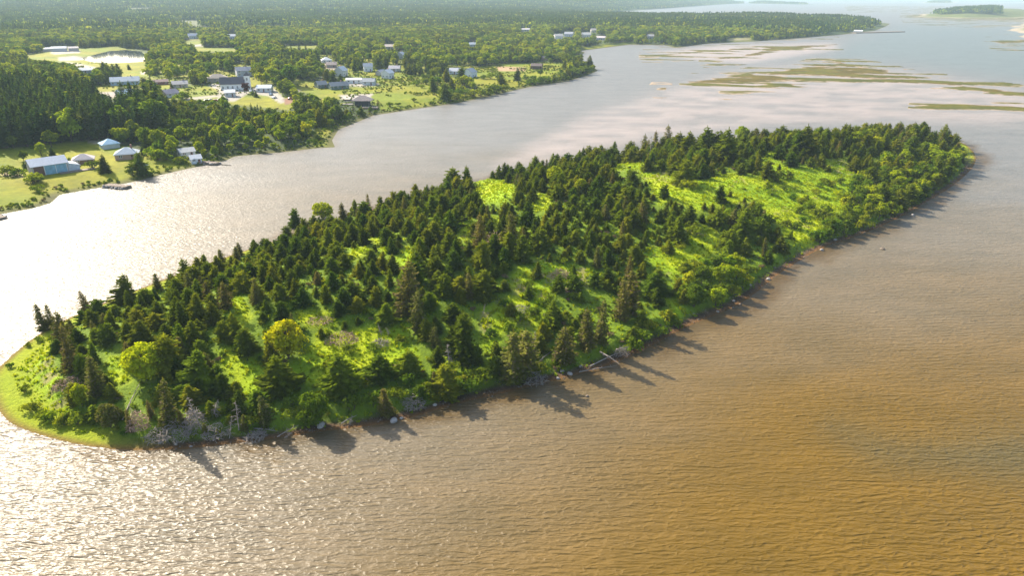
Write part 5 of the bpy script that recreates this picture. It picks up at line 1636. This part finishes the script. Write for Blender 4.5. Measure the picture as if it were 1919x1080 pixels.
allsrc = psrc + src[:8] + bsrc
idx = np.where(conif, np.where(pine | (rng.random(len(x)) < 0.4), rng.integers(0, 4, len(x)), rng.integers(4, 12, len(x))), rng.integers(12, 12 + len(bsrc), len(x)))
wd = np.where(conif, 1.0, 1.2) * np.where(pine, 1.15, 1) * (1 + np.clip((r_ - 600) / 2500, 0, 0.35))
scl = np.stack([hh / 10 * wd, hh / 10 * wd, hh / 10], 1)
scatter('forest_wood', np.stack([x, y, z - 0.2], 1)[u], rng.uniform(0, 6.28, u.sum()), scl[u], idx[u], allsrc, 'mixed wood of conifers and broadleaf trees covering the mainland')

# far forest as patches of many small trees
def forest_patch(seed, side=46, n=70):
    g = np.random.default_rng(seed)
    C, U, W, mi = [], [], [], []
    for k in range(n):
        cx_, cy_ = g.uniform(-side / 2, side / 2, 2)
        con = g.random() < 0.6
        h = g.uniform(8, 15) if con else g.uniform(6, 11)
        w = h * (0.17 if con else 0.34)
        for q in range(16):
            t = g.uniform(0.25, 1)
            a = g.uniform(0, 6.28)
            rr = w * ((1.05 - t) if con else math.sqrt(max(0, 1 - (2 * t - 1.1) ** 2 * 0.8))) * g.uniform(0.6, 1)
            C.append((cx_ + math.cos(a) * rr, cy_ + math.sin(a) * rr, t * h))
            nr = np.array([math.cos(a), math.sin(a), 0.5]) + g.normal(0, 0.4, 3)
            uu = np.cross(nr, [0.1, 0.2, 1]); uu /= np.linalg.norm(uu); vv = np.cross(nr, uu); vv /= np.linalg.norm(vv)
            s = w * (0.42 if con else 0.48)
            U.append(uu * s); W.append(vv * s * (1.3 if con else 0.9))
            mi.append(0 if con else (1 if g.random() < 0.75 else 2))
    V, F = quads(np.array(C), np.array(U), np.array(W))
    return mesh_np('forest_patch', V, F, [M_PINE, M_LEAF, M_LIME], mi)
x, y = candidates(90000, 1480, 9800, -62, 40)
def far_ok(x, y):
    d = sdist(x, y, MAIN)
    return d > 24, h_main(x, y, d)
ok, z = far_ok(x, y)
clr = (fbm(x / 260, y / 120, 91, 3) > 0.59) & (np.hypot(x, y) < 4000)
ok &= ~clr
a_, b_ = proj(x, y, z)
ok &= ~in_any(a_, b_, M_CLEAR)
x, y, z = x[ok], y[ok], z[ok]
s3 = rng.uniform(0.85, 1.25, len(x))
pts = [np.stack([x, y, z - 0.5], 1)]
ex, ey, ez_ = [], [], []
for poly in FAR_ISLES[:1] + FAR_ISLES[2:]:
    tx, ty = rng.uniform(*np.array([poly[:, 0].min(), poly[:, 0].max()]), 1200), rng.uniform(poly[:, 1].min(), poly[:, 1].max(), 1200)
    dd_ = sdist(tx, ty, poly)
    k = dd_ > 70
    if poly is FAR_ISLES[0]:
        pa, pb = proj(tx, ty, np.zeros_like(tx))
        k &= (pa < 1860) & (pb < 32)
    ex.append(tx[k]); ey.append(ty[k]); ez_.append(3.0 + (14 if poly is FAR_ISLES[0] else 4) * ss((dd_[k] - 20) / 160))
pts.append(np.stack([np.concatenate(ex), np.concatenate(ey), np.concatenate(ez_)], 1))
P = np.vstack(pts)
s3 = np.concatenate([s3, rng.uniform(0.9, 1.3, len(P) - len(x))])
scatter('forest_far', P, rng.uniform(0, 6.28, len(P)), s3, rng.integers(0, 6, len(P)), [forest_patch(k) for k in range(6)], 'far-off forest fading into the haze up to the horizon')

# low growth on the banks and in rough ground of the mainland
x, y = candidates(150000, 190, 900, -58, 14)
d = sdist(x, y, MAIN)
z = h_main(x, y, d)
a_, b_ = proj(x, y, z)
lawn_ = in_any(a_, b_, M_CLEAR)
rough = fbm(x / 25, y / 25, 151, 3)
k = (d > 2) & (sdist(x, y, POND) < -4) & ((d < 9) & (rng.random(len(x)) < 0.5) | (lawn_ & (a_ > 640) & (rough > 0.5) & (rng.random(len(x)) < 0.35)) | (~lawn_ & (rng.random(len(x)) < 0.18)) | (lawn_ & (rough > 0.64) & (rng.random(len(x)) < 0.2)))
k &= (sdist(x, y, MAIN) > 2) & (a_ > -60)
x, y, z, d = x[k], y[k], z[k], d[k]
scatter('undergrowth_mainland', np.stack([x, y, z - 0.1], 1), rng.uniform(0, 6.28, len(x)), rng.uniform(0.2, 0.7, len(x)), rng.integers(0, 8, len(x)), usrc, 'rough low bushes along the banks and field edges of the mainland')

# ------------------------------------------------------------------ labels of the plants: rank by distance to something one can find
by = {}
for rec in PLANTS:
    root, kw, px_w, py_w, h, side = rec
    marks = MARKS_I if side == 'I' else MARKS_M
    dist = [math.hypot(px_w - m_[1], py_w - m_[2]) for m_ in marks]
    j = int(np.argmin(dist))
    by.setdefault((side, j, kw), []).append((dist[j], rec))
for (side, j, kw), lst in by.items():
    lst.sort(key=lambda t: t[0])
    nm = (MARKS_I if side == 'I' else MARKS_M)[j][0]
    where = 'on the island' if side == 'I' else 'on the far shore'
    for k, (_, rec) in enumerate(lst):
        o = rec[0]
        if k < len(ORD):
            o['label'] = '%s, %s of its kind to %s' % (kw, ORD[k], nm)
            o['group'] = '%s around %s' % (kw + 's', nm)
        else:
            o['label'] = '%s in the close stand off %s' % (kw, nm)
            o['group'] = '%s of the close stand off %s' % (kw + 's', nm)
# ------------------------------------------------------------------ the air
HB = MB(); HB.box(-11900, 11900, -11900, 11900, -4, 150)
m, nt, out = new_mat('haze_air')
pv = N(nt, 'ShaderNodeVolumePrincipled')
pv.inputs['Color'].default_value = (0.66, 0.88, 1.0, 1)
pv.inputs['Density'].default_value = 0.00011
pv.inputs['Anisotropy'].default_value = 0.0
L(nt, pv.outputs[0], out.inputs['Volume'])
tag(obj('haze', HB.mesh('haze', m)), 'pale blue haze thickening towards the far forest', None, None, 'stuff')
